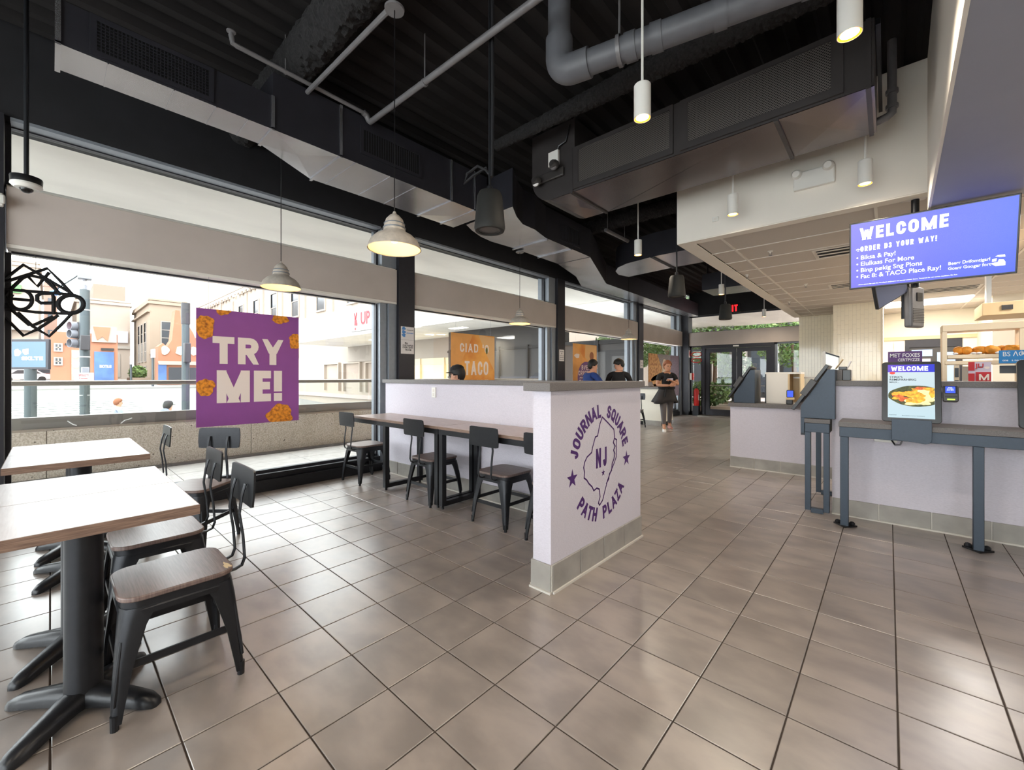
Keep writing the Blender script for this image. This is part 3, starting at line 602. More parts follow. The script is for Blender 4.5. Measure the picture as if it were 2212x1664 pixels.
for x0, x1, p0, p1 in ((-2.44, -1.40, -2.375, -1.43), (-1.34, -.23, -1.275, -.30)):
    f = MB(); f.box(x0, x1, 3.645, 3.664, 3.22, p0 * 0 + 3.275); f.box(x0, x1, 3.645, 3.664, 3.61, 3.65); f.box(x0, p0, 3.645, 3.664, 3.275, 3.61); f.box(p1, x1, 3.645, 3.664, 3.275, 3.61)
    fr = f.build('panel_frame', 'duct_brown', d2_); B(p0, p1, 3.652, 3.654, 3.275, 3.61).build('perforated_panel', 'perforated_steel', fr, local=True)
    B(p0, p1, 3.6635, 3.6645, 3.275, 3.61).build('shade_backing', 'void_shade', fr, local=True)  # dark sheet standing in for the unlit duct interior
for x in (-2.46, -.63, -.1):
    f = MB().box(x - .014, x + .014, 3.65, 4.39, 3.185, 3.204)
    if x != -.63: f.box(x - .014, x + .014, 3.65, 3.666, 3.2, 3.655)
    f.build('flange', 'duct_brown', d2_)
# third duct further back
d3 = thing('branch_duct', 'bare metal branch duct with rounded end beyond the second lamp row', 'duct')
pl = [(-4.0, 7.6), (-3.92, 7.33), (-3.75, 7.1), (-3.5, 6.95), (-2.96, 6.84), (-1.9, 6.84), (-1.9, 7.77), (-2.95, 7.77), (-3.93, 7.9)]
MB().prism(pl, 'z', 3.303, 3.7).build('duct_body', 'duct_painted', d3); MB().add([(x, y, 3.3) for x, y in pl], [tuple(range(len(pl)))]).build('bottom_sheet', 'duct_steel', d3, recalc=False)
B(-3.0, -2.95, 6.82, 7.79, 3.285, 3.3).build('flange', 'duct_painted', d3)
d4 = thing('end_duct', 'short pale duct box hanging near the far beam', 'duct')
B(-3.3, -2.0, 10.4, 11.3, 3.32, 3.7).build('duct_body', 'duct_painted', d4); MB().add([(-3.3, 10.4, 3.318), (-2.0, 10.4, 3.318), (-2.0, 11.3, 3.318), (-3.3, 11.3, 3.318)], [(0, 1, 2, 3)]).build('bottom_sheet', 'duct_steel', d4, recalc=False)
MB().tube([(-3.2, 10.5, 3.5), (-3.2, 10.5, 4.0)], .02, 6).tube([(-2.1, 11.2, 3.5), (-2.1, 11.2, 4.0)], .02, 6).build('hanger', 'black_metal', d4)
# drain pipe
dp = thing('drain_pipe', 'thick grey drain pipe with elbow and couplings under the deck', 'pipe')
A0 = Vector((-1.72, 2.40, 3.4)); A1 = Vector((.1, 2.89, 3.44)); dA = (A1 - A0).normalized()
MB().tube([A0 + dA * .1, A1], .078, 20).build('pipe_run', 'drain_grey', dp)
MB().tube([A0 + Vector((0, 0, .22)), A0 + Vector((0, 0, .6))], .078, 20).build('riser', 'drain_grey', dp)
MB().tube([A0 + Vector((0, 0, .24))] + [A0 + Vector((0, 0, .1)) + dA * (.1 - .1 * math.cos(t)) - Vector((0, 0, .1 * math.sin(t))) for t in [PI / 2 * k / 8 for k in range(9)]] + [A0 + dA * .22], .094, 20).build('elbow', 'drain_grey', dp)
for t in (.46, .62, .98, 1.42): MB().tube([A0 + dA * t, A0 + dA * (t + .07)], .086, 20).build('coupling', 'drain_grey', dp)
MB().tube([A0 + dA * .42 + Vector((0, 0, .08)), A0 + dA * .42 + Vector((0, 0, .58))], .008, 6).tube([A0 + dA * .41, A0 + dA * .435], .092, 20).build('hanger', 'pipe_grey', dp)
# sprinkler pipes
sp = thing('sprinkler_pipe', 'slim grey sprinkler pipe crossing above the nearest hanging lamp', 'pipe')
MB().tube([(-3.53, 1.965, 3.6), (-1.0, 2.03, 3.6), (.2, 2.06, 3.6)], .024, 12).build('main_run', 'pipe_grey', sp)
MB().tube([(-3.52, 1.966, 3.6), (-3.535, 1.955, 3.615), (-3.535, 1.935, 3.65), (-3.53, 1.9, 3.66)], .026, 12).build('elbow', 'pipe_grey', sp)
MB().tube([(-3.53, 1.9, 3.66), (-3.5, .9, 3.66)], .017, 10).build('branch_run', 'pipe_grey', sp)
MB().tube([(-3.5, .92, 3.66), (-3.5, .88, 3.665), (-3.5, .87, 3.72)], .018, 10).lathe([(.006, .05), (.014, .06), (.014, .075), (.03, .08), (.03, .085)], (-3.5, .87, 3.66), 12).build('sprinkler_head', 'pipe_grey', sp)
for x, y in ((-2.73, 1.99), (-1.1, 2.03)): MB().tube([(x, y, 3.62), (x, y, 4.0)], .005, 6).tube([(x - .012, y, 3.6), (x + .012, y, 3.6)], .03, 10).build('hanger', 'pipe_grey', sp)
MB().tube([(-3.55, 1.25, 3.67), (-3.55, 1.25, 4.0)], .004, 6).ball((-3.55, 1.25, 3.68), .016, 8, 6).build('hanger', 'pipe_grey', sp)
s2 = thing('sprinkler_pipe', 'grey pipe on rods beyond the crossing duct', 'pipe')
MB().tube([(-3.34, 5.92, 3.6), (-3.36, 6.72, 3.62)], .03, 10).build('main_run', 'pipe_grey', s2); MB().tube([(-3.34, 5.98, 3.62), (-3.34, 5.98, 4.0)], .006, 6).tube([(-3.36, 6.6, 3.62), (-3.36, 6.6, 4.0)], .006, 6).build('hanger', 'pipe_grey', s2)
# sprayed beams and conduit
def lumpy(name, label, p0, p1, r0, r1, seed, cat='beam', flatz=1.):
    R = random.Random(seed); a, b = Vector(p0), Vector(p1); n = 220; rings = []
    d = (b - a).normalized(); side = d.cross(Vector((0, 0, 1))).normalized()
    for k in range(n + 1):
        c = a.lerp(b, k / n); r = r0 + (r1 - r0) * k / n
        rings.append([tuple(c + side * (r * math.cos(t) * R.uniform(.88, 1.12)) + Vector((0, 0, flatz * r * math.sin(t) * R.uniform(.85, 1.15)))) for t in [2 * PI * q / 28 for q in range(28)]])
    return tag(MB().loft(rings).build(name, 'spray_fireproofing'), label, cat)
lumpy('sprayed_beam', 'rough sprayed dark beam at the upper left behind the grey conduit', (-5.05, 1.36, 3.86), (-.5, 1.38, 3.86), .13, .13, 3, flatz=1.3)
lumpy('sprayed_beam', 'rough sprayed dark pipe running behind the grey drain pipe', (-3.2, 3.28, 3.8), (.25, 3.4, 3.84), .05, .13, 4)
lumpy('sprayed_beam', 'rough sprayed beam across the ceiling past the crossing duct', (-4.4, 6.3, 3.85), (-1.9, 6.3, 3.85), .11, .11, 5)
lumpy('sprayed_beam', 'rough dark sprayed lump hanging at the top left corner', (-3.55, -.36, 3.98), (-3.55, -.30, 3.0), .12, .05, 6)
tag(MB().tube([(-3.8, 1.42, 3.62), (-2.36, 1.455, 3.62)], .018, 10).build('conduit', 'pipe_grey'), 'straight grey conduit leading to the round lamp canopy', 'conduit')
cp = thing('corner_pipe', 'grey riser pipe with elbow beside the white soffit', 'pipe')
MB().tube([(.02, 4.55, 3.98), (.02, 4.55, 3.44), (.02, 4.55, 3.40), (-.01, 4.55, 3.375), (-.07, 4.55, 3.36), (-.12, 4.55, 3.36)], .03, 12).build('pipe_run', 'pipe_grey', cp)
for z in (3.55, 3.43): MB().tube([(.02, 4.55, z), (.02, 4.55, z + .03)], .04, 12).build('coupling', 'pipe_grey', cp)
B(-.065, -.04, 3.7, 4.95, 3.62, 3.66).build('support_rail', 'black_metal', cp)
# speakers
def speaker(x, y, label, zb=2.28):
    t = thing('pendant_speaker', label, 'speaker', (x, y, zb), 0, 'black pendant speakers')
    MB().lathe([(.0, .012), (.075, .012), (.078, 0), (.1, 0), (.108, .02), (.105, .05), (.088, .24), (.075, .268), (.0, .27)], n=28).build('body', 'speaker_body', t, local=True)
    MB().lathe([(.062, .008), (.070, .004), (.078, .008)], n=28).build('rim', 'dark_plastic', t, local=True); MB().lathe([(0, .009), (.066, .009)], n=28).build('driver', 'dark_plastic', t, local=True)
    MB().lathe([(.0, .268), (.022, .268), (.02, .31), (.008, .32), (.0, .32)], n=14).tube([(0, 0, .31), (0, 0, 3.99 - zb)], .01, 8).build('hanger', 'black_metal', t, local=True)
    return t
speaker(-2.06, 2.05, 'nearest black pendant speaker, in front of the silver duct elbow')
speaker(-2.0, 5.34, 'black pendant speaker below the left corner of the white soffit')
speaker(-2.15, 8.03, 'furthest black pendant speaker, beside the red exit sign')
cb = thing('speaker_cable', 'tangle of black cables above the nearest speaker', 'cable')
MB().tube([(-2.06, 2.07, 2.66), (-2.1, 2.05, 2.72), (-2.16, 2.03, 2.76), (-2.24, 2.0, 2.72), (-2.27, 2.0, 2.66), (-2.2, 2.02, 2.70), (-2.1, 2.06, 2.74)], .009, 8).tube([(-2.045, 2.06, 3.98), (-2.04, 2.06, 3.2), (-2.05, 2.06, 2.66)], .012, 8).build('cord', 'black_paint', cb)
# white cylinder lamps
def cyl_lamp(x, y, label, zb=2.92, p=31):
    if 'first perforated' in label: zb = 2.845
    t = thing('cylinder_pendant', label, 'lamp', (x, y, zb), 0, 'white cylinder pendant lamps')
    MB().lathe([(.0, .015), (.047, .015), (.047, 0), (.05, 0), (.05, .2), (.046, .205), (.0, .205)], n=24).build('shade', 'white_plastic', t, local=True)
    MB().lathe([(0, .006), (.038, .006)], n=20).build('lens', 'warm_disc', t, local=True); MB().lathe([(.038, .006), (.0465, .001)], n=24).build('reflector_ring', 'ring_glow', t, local=True)
    MB().tube([(0, 0, .2), (0, 0, 3.98 - zb)], .008, 8).build('stem', 'white_plastic', t, local=True)
    l = light('lamp_glow', 'SPOT', (0, 0, -.01), p, (1, .87, .7), spot_size=math.radians(168), spot_blend=.6, shadow_soft_size=.05); l.parent = t
    return t
for x, y, la in ((-1.117, 2.425, 'white cylinder lamp hanging before the first perforated panel'), (-.14, 2.59, 'white cylinder lamp cut by the top edge of the photo'), (-1.18, 4.67, 'white cylinder lamp on the soffit left of the emergency light'),
                 (-.15, 4.69, 'white cylinder lamp on the soffit right of the emergency light'), (-2.53, 5.36, 'white cylinder lamp hanging before the dark branch duct'),
                 (-2.5, 9.06, 'white cylinder lamp just above the red exit sign'), (-2.55, 13.2, 'white cylinder lamp furthest away by the tiled pier'), (-1.17, .42, 'added unseen cylinder lamp nearest the camera, above the frame, over the half wall side'), (-.14, .42, 'added unseen cylinder lamp nearest the camera, above the frame, over the counter side'), (-1.17, -1.7, 'added unseen cylinder lamp behind the camera on the half wall side'), (-.14, -1.7, 'added unseen cylinder lamp behind the camera on the counter side')):
    cyl_lamp(x, y, la)  # lamps out of view continue the grid, added for more fill light
# aluminium dome pendants
def dome_lamp(x, y, label, zc=3.96, zb=2.075):
    t = thing('dome_pendant', label, 'lamp', (x, y, zb), 0, 'aluminium dome pendants')
    MB().lathe([(.165, 0), (.168, .004), (.160, .02), (.145, .055), (.115, .085), (.078, .105), (.068, .118)], n=36).build('shade', 'aluminium_shade', t, local=True)
    MB().lathe([(.161, .004), (.153, .022), (.138, .052), (.108, .08), (.066, .1)], n=36).build('liner', 'shade_inside', t, local=True)
    MB().lathe([(.068, .118), (.064, .15), (.052, .19), (.03, .215), (.014, .224), (.008, .24), (.0, .245)], n=28).build('neck', 'aluminium_shade', t, local=True)
    MB().lathe([(.069, .13), (.071, .134), (.069, .138)], n=28).lathe([(.062, .158), (.066, .162), (.061, .166)], n=28).build('neck_ring', 'silver_frame', t, local=True)
    MB().ball((0, 0, .075), (.03, .03, .036), 14, 8).build('bulb', 'warm_bulb', t, local=True)
    MB().tube([(0, 0, .24), (0, 0, zc - zb)], .0035, 6).build('cord', 'black_plastic', t, local=True)
    MB().lathe([(0, zc - zb), (.06, zc - zb), (.062, zc - zb + .012), (.02, zc - zb + .03), (0, zc - zb + .03)], n=24).build('ceiling_rose', 'pipe_grey', t, local=True)
    l = light('lamp_glow', 'POINT', (0, 0, .045), 4.5, (1, .72, .42), shadow_soft_size=.03); l.parent = t
    return t
dome_lamp(-2.33, 1.466, 'nearest aluminium dome lamp, hanging clear in mid room', zc=3.595)
dome_lamp(-4.11, 1.41, 'aluminium dome lamp over the purple poster')
dome_lamp(-4.2, 4.83, 'aluminium dome lamp beyond the half wall before the second bay', zc=3.17)
dome_lamp(-4.18, 8.4, 'furthest aluminium dome lamp, small, near the third pillar')
# camera dome, sensors, emergency lights, exit sign
c = thing('security_camera', 'dome security camera on a black rod at the left', 'camera', tuple(deep(2.5, 57, 400)))
MB().lathe([(.0, .045), (.066, .045), (.068, .04), (.066, .005), (.0, .005)], n=28).build('mount', 'black_plastic', c, local=True)
MB().lathe([(.066, .006), (.068, -.005), (.05, -.022), (.0, -.024)], n=28).build('housing', 'white_plastic', c, local=True)
MB().ball((0, 0, -.022), (.03, .03, .026), 16, 8).build('dome', 'screen_black', c, local=True); MB().tube([(0, 0, .04), (0, 0, 3.98 - c.location.z)], .011, 8).build('rod', 'black_metal', c, local=True)
q = at(0, -5.06, 8, 435)
m_ = thing('motion_sensor', 'small white sensor box on the dark column at the left edge', 'sensor', (-5.05, -.33, q.z))
B(-.01, .035, 0, .09, -.05, .05).build('body', 'white_plastic', m_, local=True, bevel=.008); B(.03, .06, .05, .1, -.035, .035).build('lens', 'white_plastic', m_, local=True, bevel=.01)
e = thing('emergency_light', 'white twin head emergency light on the soffit face', 'light', (-.54, 5.0, 3.2))
B(-.165, .165, -.05, 0, -.09, .085).build('housing', 'white_plastic', e, local=True, bevel=.012); B(-.16, .16, -.054, -.048, -.09, -.06).build('cover_strip', 'white_plastic', e, local=True)
for x, z in ((-.135, .06), (.115, .07)):
    h = MB().lathe([(0, .05), (.03, .05), (.042, .03), (.045, 0), (.04, 0), (.03, .008), (0, .01)], n=18, M=Matrix.Translation((x, -.06, z)) @ Matrix.Rotation(math.radians(100), 4, 'X')).build('lamp_head', 'white_plastic', e, local=True)
    MB().ball((x, -.075, z), (.018, .01, .018), 10, 6).build('lens', 'steel', h, local=True)
th_ = thing('thermostat', 'small square white sensor on the soffit face', 'sensor', (-1.44, 5.0, 3.03))
B(-.03, .03, -.02, 0, -.025, .025).build('body', 'white_plastic', th_, local=True, bevel=.004); B(-.015, .015, -.024, -.019, -.012, .012).build('cover', 'ceiling_grid', th_, local=True)
e2 = thing('emergency_light', 'dark twin head emergency light strapped to the duct elbow', 'light', (-2.72, 3.655, 3.45))
B(-.17, .17, -.03, 0, -.05, .045).build('housing', 'dark_plastic', e2, local=True, bevel=.01)
for x, z, mm in ((-.14, -.05, 'bright_white'), (.1, .05, 'pipe_grey')):
    h = MB().lathe([(0, .07), (.035, .06), (.052, .03), (.055, 0), (.0, .002)], n=18, M=Matrix.Translation((x, -.075, z)) @ Matrix.Rotation(math.radians(80), 4, 'X')).build('lamp_head', 'dark_plastic', e2, local=True)
    MB().ball((x, -.1, z - .012), (.045, .03, .042), 14, 8).build('lens', mm, h, local=True)
jb = thing('junction_box', 'square white junction box above the dark emergency light', 'box', (-2.68, 3.655, 3.61))
B(-.065, .065, -.03, 0, -.07, .085).build('body', 'white_plastic', jb, local=True, bevel=.003); MB().tube([(.05, -.02, .08), (.07, -.02, .12), (.15, -.01, .14), (.2, -.005, .3)], .008, 6).build('conduit', 'black_plastic', jb, local=True)
x_ = thing('exit_sign', 'glowing red exit sign beside the furthest speaker', 'sign', tuple(at(1, 14.18, 1579, 667)))
B(-.26, .26, -.05, 0, -.14, .14).build('housing', 'black_plastic', x_, local=True, bevel=.01); MB().block('EXIT', FY(0, -.052, 0), -.2, .2, -.1, .1, .2, .2).build('lettering', 'exit_red', x_, local=True, recalc=False, smooth=False)
# sprinklers, vents and lamps in the panel ceiling
for i, (px, py) in enumerate(((1664, 543), (1741, 614), (1614, 594), (1705, 652))):
    p = at(2, 2.848, px, py)
    s = thing('ceiling_sprinkler', ['sprinkler head in the panel ceiling nearest the fascia', 'sprinkler head in the panel ceiling left of the second vent', 'white sprinkler cap at the soffit edge', 'furthest sprinkler head in the panel ceiling'][i], 'sprinkler', (p.x, p.y, 2.85), 0, 'ceiling sprinklers')
    MB().lathe([(0, 0), (.03, 0), (.03, -.006), (.012, -.012), (.01, -.03), (0, -.03)], n=14).build('escutcheon', 'white_plastic', s, local=True)
    MB().tube([(-.012, 0, -.02), (-.016, 0, -.04), (0, 0, -.055)], .003, 6).tube([(.012, 0, -.02), (.016, 0, -.04), (0, 0, -.055)], .003, 6).lathe([(0, -.055), (.02, -.055), (.02, -.058), (0, -.058)], n=12).build('deflector', 'pipe_grey', s, local=True)
def vent(x0, x1, y0, y1, label):
    t = thing('ceiling_vent', label, 'vent', ((x0 + x1) / 2, (y0 + y1) / 2, 2.85), 0, 'slot vents in the panel ceiling')
    B(x0, x1, y0, y1, 2.843, 2.849).build('plate', 'ceiling_grid', t); B(x0 + .04, x1 - .04, y0 + .05, y1 - .05, 2.838, 2.843).build('slot', 'void_shade', t)
    for k in range(3): yy = y0 + .09 + k * (y1 - y0 - .18) / 2.; MB().box(x0 + .04, x1 - .04, yy - .02, yy + .02, 2.83, 2.836).build('louvre', 'ceiling_grid', t)
vent(-.72, .4, 6.42, 6.92, 'slot vent in the panel ceiling left of the big screen'); vent(-.78, .2, 9.0, 9.45, 'second slot vent, behind the big screen'); vent(.3, 1.2, 10.6, 11.1, 'slot vent beside the long ceiling light')
cl = thing('ceiling_light', 'long lit ceiling panel over the kitchen', 'lamp', (.6, 12.3, 2.85))
B(-.06, 1.24, 12.0, 12.9, 2.836, 2.846).build('diffuser', 'light_panel', cl)
kl = light('kitchen_lamp', 'AREA', (.6, 0, -.03), 62, (1, .95, .88), shape='RECTANGLE', size=1.2, size_y=.8); kl.parent = cl; kl.location = (0, .1, -.03)
for i, (x, y) in enumerate(((.6, 7.5), (2.0, 9.6), (2.0, 6.2))):
    t = thing('ceiling_light', ['added unseen square lit ceiling panel above the counter', 'added unseen square lit ceiling panel over the right kitchen', 'added unseen square lit ceiling panel above the till'][i], 'lamp', (x, y, 2.85)); B(x - .3, x + .3, y - .3, y + .3, 2.836, 2.846).build('diffuser', 'light_panel', t)
    a = light('kitchen_lamp', 'AREA', (0, 0, -.03), 42, (1, .94, .87), shape='RECTANGLE', size=.55, size_y=.55); a.parent = t  # unseen panels and area lamps added to brighten the kitchen

# ------------------------------------------------------------------ cafe chairs: metal frame, wood seat, backrest on two bent bars (back towards -Y)
def make_chair(label, loc, rz, group, sh=.45):
    t = thing('cafe_chair', label, 'chair', loc, rz, group)
    MB().prism(rounded(.37, .37, .07, 6), 'z', sh - .02, sh).build('seat', 'wood_seat', t, local=True, bevel=.005)
    MB().loft([[(x * s, y * s, z) for x, y in rounded(.355, .355, .065, 5)] for s, z in ((1, sh - .02), (1.0, sh - .05), (1.02, sh - .055), (1.02, sh - .075))], cap=False).loft([[(x * s, y * s, z) for x, y in rounded(.355, .355, .065, 5)] for s, z in ((.985, sh - .02), (.985, sh - .075))], cap=False).build('seat_frame', 'black_metal', t, local=True)
    for sx, sy in ((-1, -1), (1, -1), (1, 1), (-1, 1)):
        def sect(z, c, arm, r):        # open corner section, rounded outside
            a = [(c, c - arm), (c, c - r), (c - r * .3, c - r * .3), (c - r, c), (c - arm, c)]
            b = [(c - arm, c - .010), (c - .012 - r * .8, c - .012), (c - .012 - r * .25, c - .012 - r * .25), (c - .012, c - .012 - r * .8), (c - .012, c - arm)]
            return [(p[0] * sx, p[1] * sy, z) for p in a + b]
        k = (sh - .045) / .405
        rings = [sect(.02, .208, .030, .018), sect(.06, .206, .034, .018), sect(.2 * k, .197, .05, .022), sect(.34 * k, .185, .078, .035), sect(sh - .045, .178, .105, .05)]
        lg = MB().loft(rings).build('leg', 'black_metal', t, local=True, angle=50)
        MB().tube([(.196 * sx, .196 * sy, 0), (.197 * sx, .197 * sy, .055)], .013, 10).build('foot', 'black_metal', lg, local=True)
        MB().tube([((.2) * sx, .2 * sy, .085), (.192 * sx, .192 * sy, .16 * k), (.177 * sx, .177 * sy, .30 * k)], [.006, .008, .005], 8).build('rib', 'black_metal', lg, local=True)
    z = sh * .42
    for a in range(4):
        M = Matrix.Rotation(PI / 2 * a, 4, 'Z'); zz = z + (.018 if a % 2 else 0)
        MB().box(-.18, .18, .179, .187, zz - .014, zz + .014, M).build('stretcher', 'black_metal', t, local=True)
    for sx in (-1, 1):
        x = .075 * sx
        MB().tube([(x, -.12, sh - .045), (x, -.205, sh - .045), (x, -.232, sh - .035), (x, -.243, sh - .005), (x, -.236, sh + .10), (x, -.222, sh + .20), (x, -.232, sh + .28), (x, -.246, sh + .33)], .01, 8, flat=(.011, .006)).build('back_bar', 'black_metal', t, local=True)
    w, h, zc = .34, .165, sh + .315; n = 10; fr = []; bk = []
    pl = MB()
    def bp(u, v, off):
        return (u, -.255 - .055 * (v - .0) * 1.0 - (.0) + .10 * (u * u) * 1.6 - off, zc + v)
    out = rounded(w, h, .022, 3); m = len(out)
    # plate as a grid so that it can curve
    nx, nz = 12, 3; vs = []; fs = []
    for off in (0, .008):
        for j in range(nz + 1):
            for i in range(nx + 1):
                u = -w / 2 + w * i / nx; v = -h / 2 + h * j / nz
                if (i in (0, nx)) and (j in (0, nz)): u *= .965; v *= .93
                vs.append(bp(u, v, off))
    q = (nx + 1) * (nz + 1)
    for j in range(nz):
        for i in range(nx):
            a = j * (nx + 1) + i; fs.append((a, a + 1, a + nx + 2, a + nx + 1)); fs.append((a + q, a + q + nx + 1, a + q + nx + 2, a + q + 1))
    edge = [i for i in range(nx + 1)] + [(j + 1) * (nx + 1) + nx for j in range(nz)] + [nz * (nx + 1) + nx - 1 - i for i in range(nx)] + [(nz - 1 - j) * (nx + 1) for j in range(nz - 1)]
    for k in range(len(edge)): a, b = edge[k], edge[(k + 1) % len(edge)]; fs.append((a, b, b + q, a + q))
    pl.add(vs, fs); pl.build('backrest', 'black_metal', t, local=True, angle=40)
    return t
G1 = 'cafe chairs at the small square tables'; G2 = 'cafe chairs along the wall bench table'
ch = make_chair('nearest cafe chair with chipped wood seat, beside the front table post', (-2.25, .35, 0), PI, G1)
dup(ch, (-2.9, .38, 0), PI, 'cafe chair half under the second front table, behind the nearest chair', G1)
dup(ch, (-3.9, .74, 0), math.radians(222), 'cafe chair turned aslant with its back to the window, by the back tables', G1)
dup(ch, (-4.56, .41, 0), PI, 'cafe chair beyond the back table, only its backrest showing above', G1)
dup(ch, (-4.76, 2.60, 0), .03, 'cafe chair at the window end of the long table', G2)
dup(ch, (-3.485, 2.66, 0), 0, 'cafe chair at the long table, straddling the joint of its two halves', G2)
dup(ch, (-2.51, 2.68, 0), 0, 'cafe chair at the long table, third from the window', G2)
dup(ch, (-1.89, 2.67, 0), 0, 'cafe chair at the long table, mostly hidden by the white end wall', G2)
dup(ch, (-4.7, 9.75, 0), PI, 'distant cafe chair just past the end of the half wall', 'cafe chairs behind the half wall')
flat(blob(-.12, -.163, .035, .012, 18, .25, 4), Matrix.Translation((0, 0, .4503))).build('chip', 'cubby_wood', ch, local=True, recalc=False, label='pale chipped patch at the back corner of the seat')
# ------------------------------------------------------------------ small square tables on cross bases
def make_table(label, loc, group='small square tables'):
    t = thing('square_table', label, 'table', loc, 0, group)
    top = B(-.262, .262, -.31, .31, .722, .76).build('table_top', 'table_laminate', t, local=True)
    f = MB()
    for x0, x1, y0, y1 in ((-.265, .265, -.313, -.31), (-.265, .265, .31, .313), (-.265, -.262, -.31, .31), (.262, .265, -.31, .31)): f.box(x0, x1, y0, y1, .721, .7585)
    f.build('edge_band', 'edge_wood', top, local=True)
    B(-.12, .12, -.12, .12, .705, .722).build('top_plate', 'cast_iron', t, local=True)
    MB().lathe([(.0, .05), (.058, .05), (.055, .07), (.055, .706), (0, .706)], n=32).build('post', 'black_metal', t, local=True)
    for k, a in enumerate((43, 137, 223, 317)):
        a = math.radians(a); d = Vector((math.cos(a), math.sin(a), 0)); s = Vector((-d.y, d.x, 0)); rings = []
        for r, hw, zt, zb in ((.02, .05, .085, .02), (.07, .045, .082, .026), (.13, .04, .07, .022), (.2, .036, .056, .012), (.245, .033, .045, .006), (.275, .022, .028, .0), (.285, .012, .012, .0)):
            rings.append([tuple(d * r + s * (hw * u) + Vector((0, 0, zb + (zt - zb) * v))) for u, v in ((-1, 0), (-1, .55), (-.6, .95), (0, 1), (.6, .95), (1, .55), (1, 0))])
        MB().loft(rings).build('base_foot', 'cast_iron', t, local=True, angle=60)
    return t
tb = make_table('front square table nearest the camera, with pale top', (-2.30, .087, 0))
dup(tb, (-2.833, .087, 0), 0, 'square table butted against the far side of the front table')
dup(tb, (-3.885, .13, 0), 0, 'back square table of the rear pair, its edge facing the front tables')
dup(tb, (-4.418, .13, 0), 0, 'back square table nearest the window')
# ------------------------------------------------------------------ long bench table along the half wall (two units)
def bench(x0, x1, legs, label):
    t = thing('bench_table', label, 'table', ((x0 + x1) / 2, 2.74, 0), 0, 'long wall table units')
    top = B(x0, x1, 2.485, 3.0, .765, .79).build('table_top', 'bar_laminate', t); B(x0, x1, 2.4825, 2.485, .764, .789).build('edge_band', 'edge_wood', t)
    f = MB(); f.box(x0, x1, 2.49, 2.53, .715, .764); f.box(x0, x1, 2.94, 2.98, .715, .764); f.build('apron', 'black_metal', t)
    for x in legs:
        for y in (2.49, 2.94): lg = B(x, x + .05, y, y + .05, .03, .715).build('leg', 'black_metal', t); MB().tube([(x + .025, y + .025, 0), (x + .025, y + .025, .032)], .014, 8).build('foot', 'black_plastic', lg)
        B(x, x + .05, 2.54, 2.94, .03, .075).build('floor_rail', 'black_metal', t)
    return t
bench(-4.86, -3.205, (-4.19, -3.262), 'window half of the long wall table, against the half wall')
bench(-3.195, -1.622, (-3.19, -1.672), 'end half of the long wall table, behind the white end wall')
o = thing('power_outlet', 'white double power outlet on the half wall', 'outlet', tuple(at(1, 3.0, 937, 848)))
B(-.035, .035, -.006, .01, -.06, .06).build('plate', 'white_plastic', o, local=True, bevel=.003)
for z in (-.025, .025): B(-.016, .016, -.010, -.005, z - .016, z + .016).build('socket', 'ceiling_grid', o, local=True, bevel=.003)
# ------------------------------------------------------------------ self order desks and kiosks
dk = thing('kiosk_desk', 'navy steel desk with grey top in front of the order counter', 'desk', (.5, 4.65, 0))
B(-.315, 2.2, 4.47, 4.86, .845, .887).build('desk_top', 'stone_cap', dk, bevel=.003)
f = MB(); f.box(-.31, 2.2, 4.485, 4.525, .76, .845); f.build('apron', 'navy_metal', dk, bevel=.003)
for x in (-.305, .455, 1.6):
    lg = B(x, x + .055, 4.485, 4.54, .01, .76).build('leg', 'navy_metal', dk, bevel=.003); B(x + .005, x + .05, 4.54, 4.85, .775, .83).build('bracket', 'navy_metal', dk)
    MB().prism([(x - .05, 4.55), (x + .03, 4.46), (x + .11, 4.55), (x + .03, 4.62)], 'z', 0, .012).build('foot_plate', 'black_metal', lg); MB().ball((x - .02, 4.55, .02), .022, 8, 5).build('bolt_cover', 'black_metal', lg); MB().ball((x + .075, 4.55, .02), .022, 8, 5).build('bolt_cover', 'black_metal', lg)
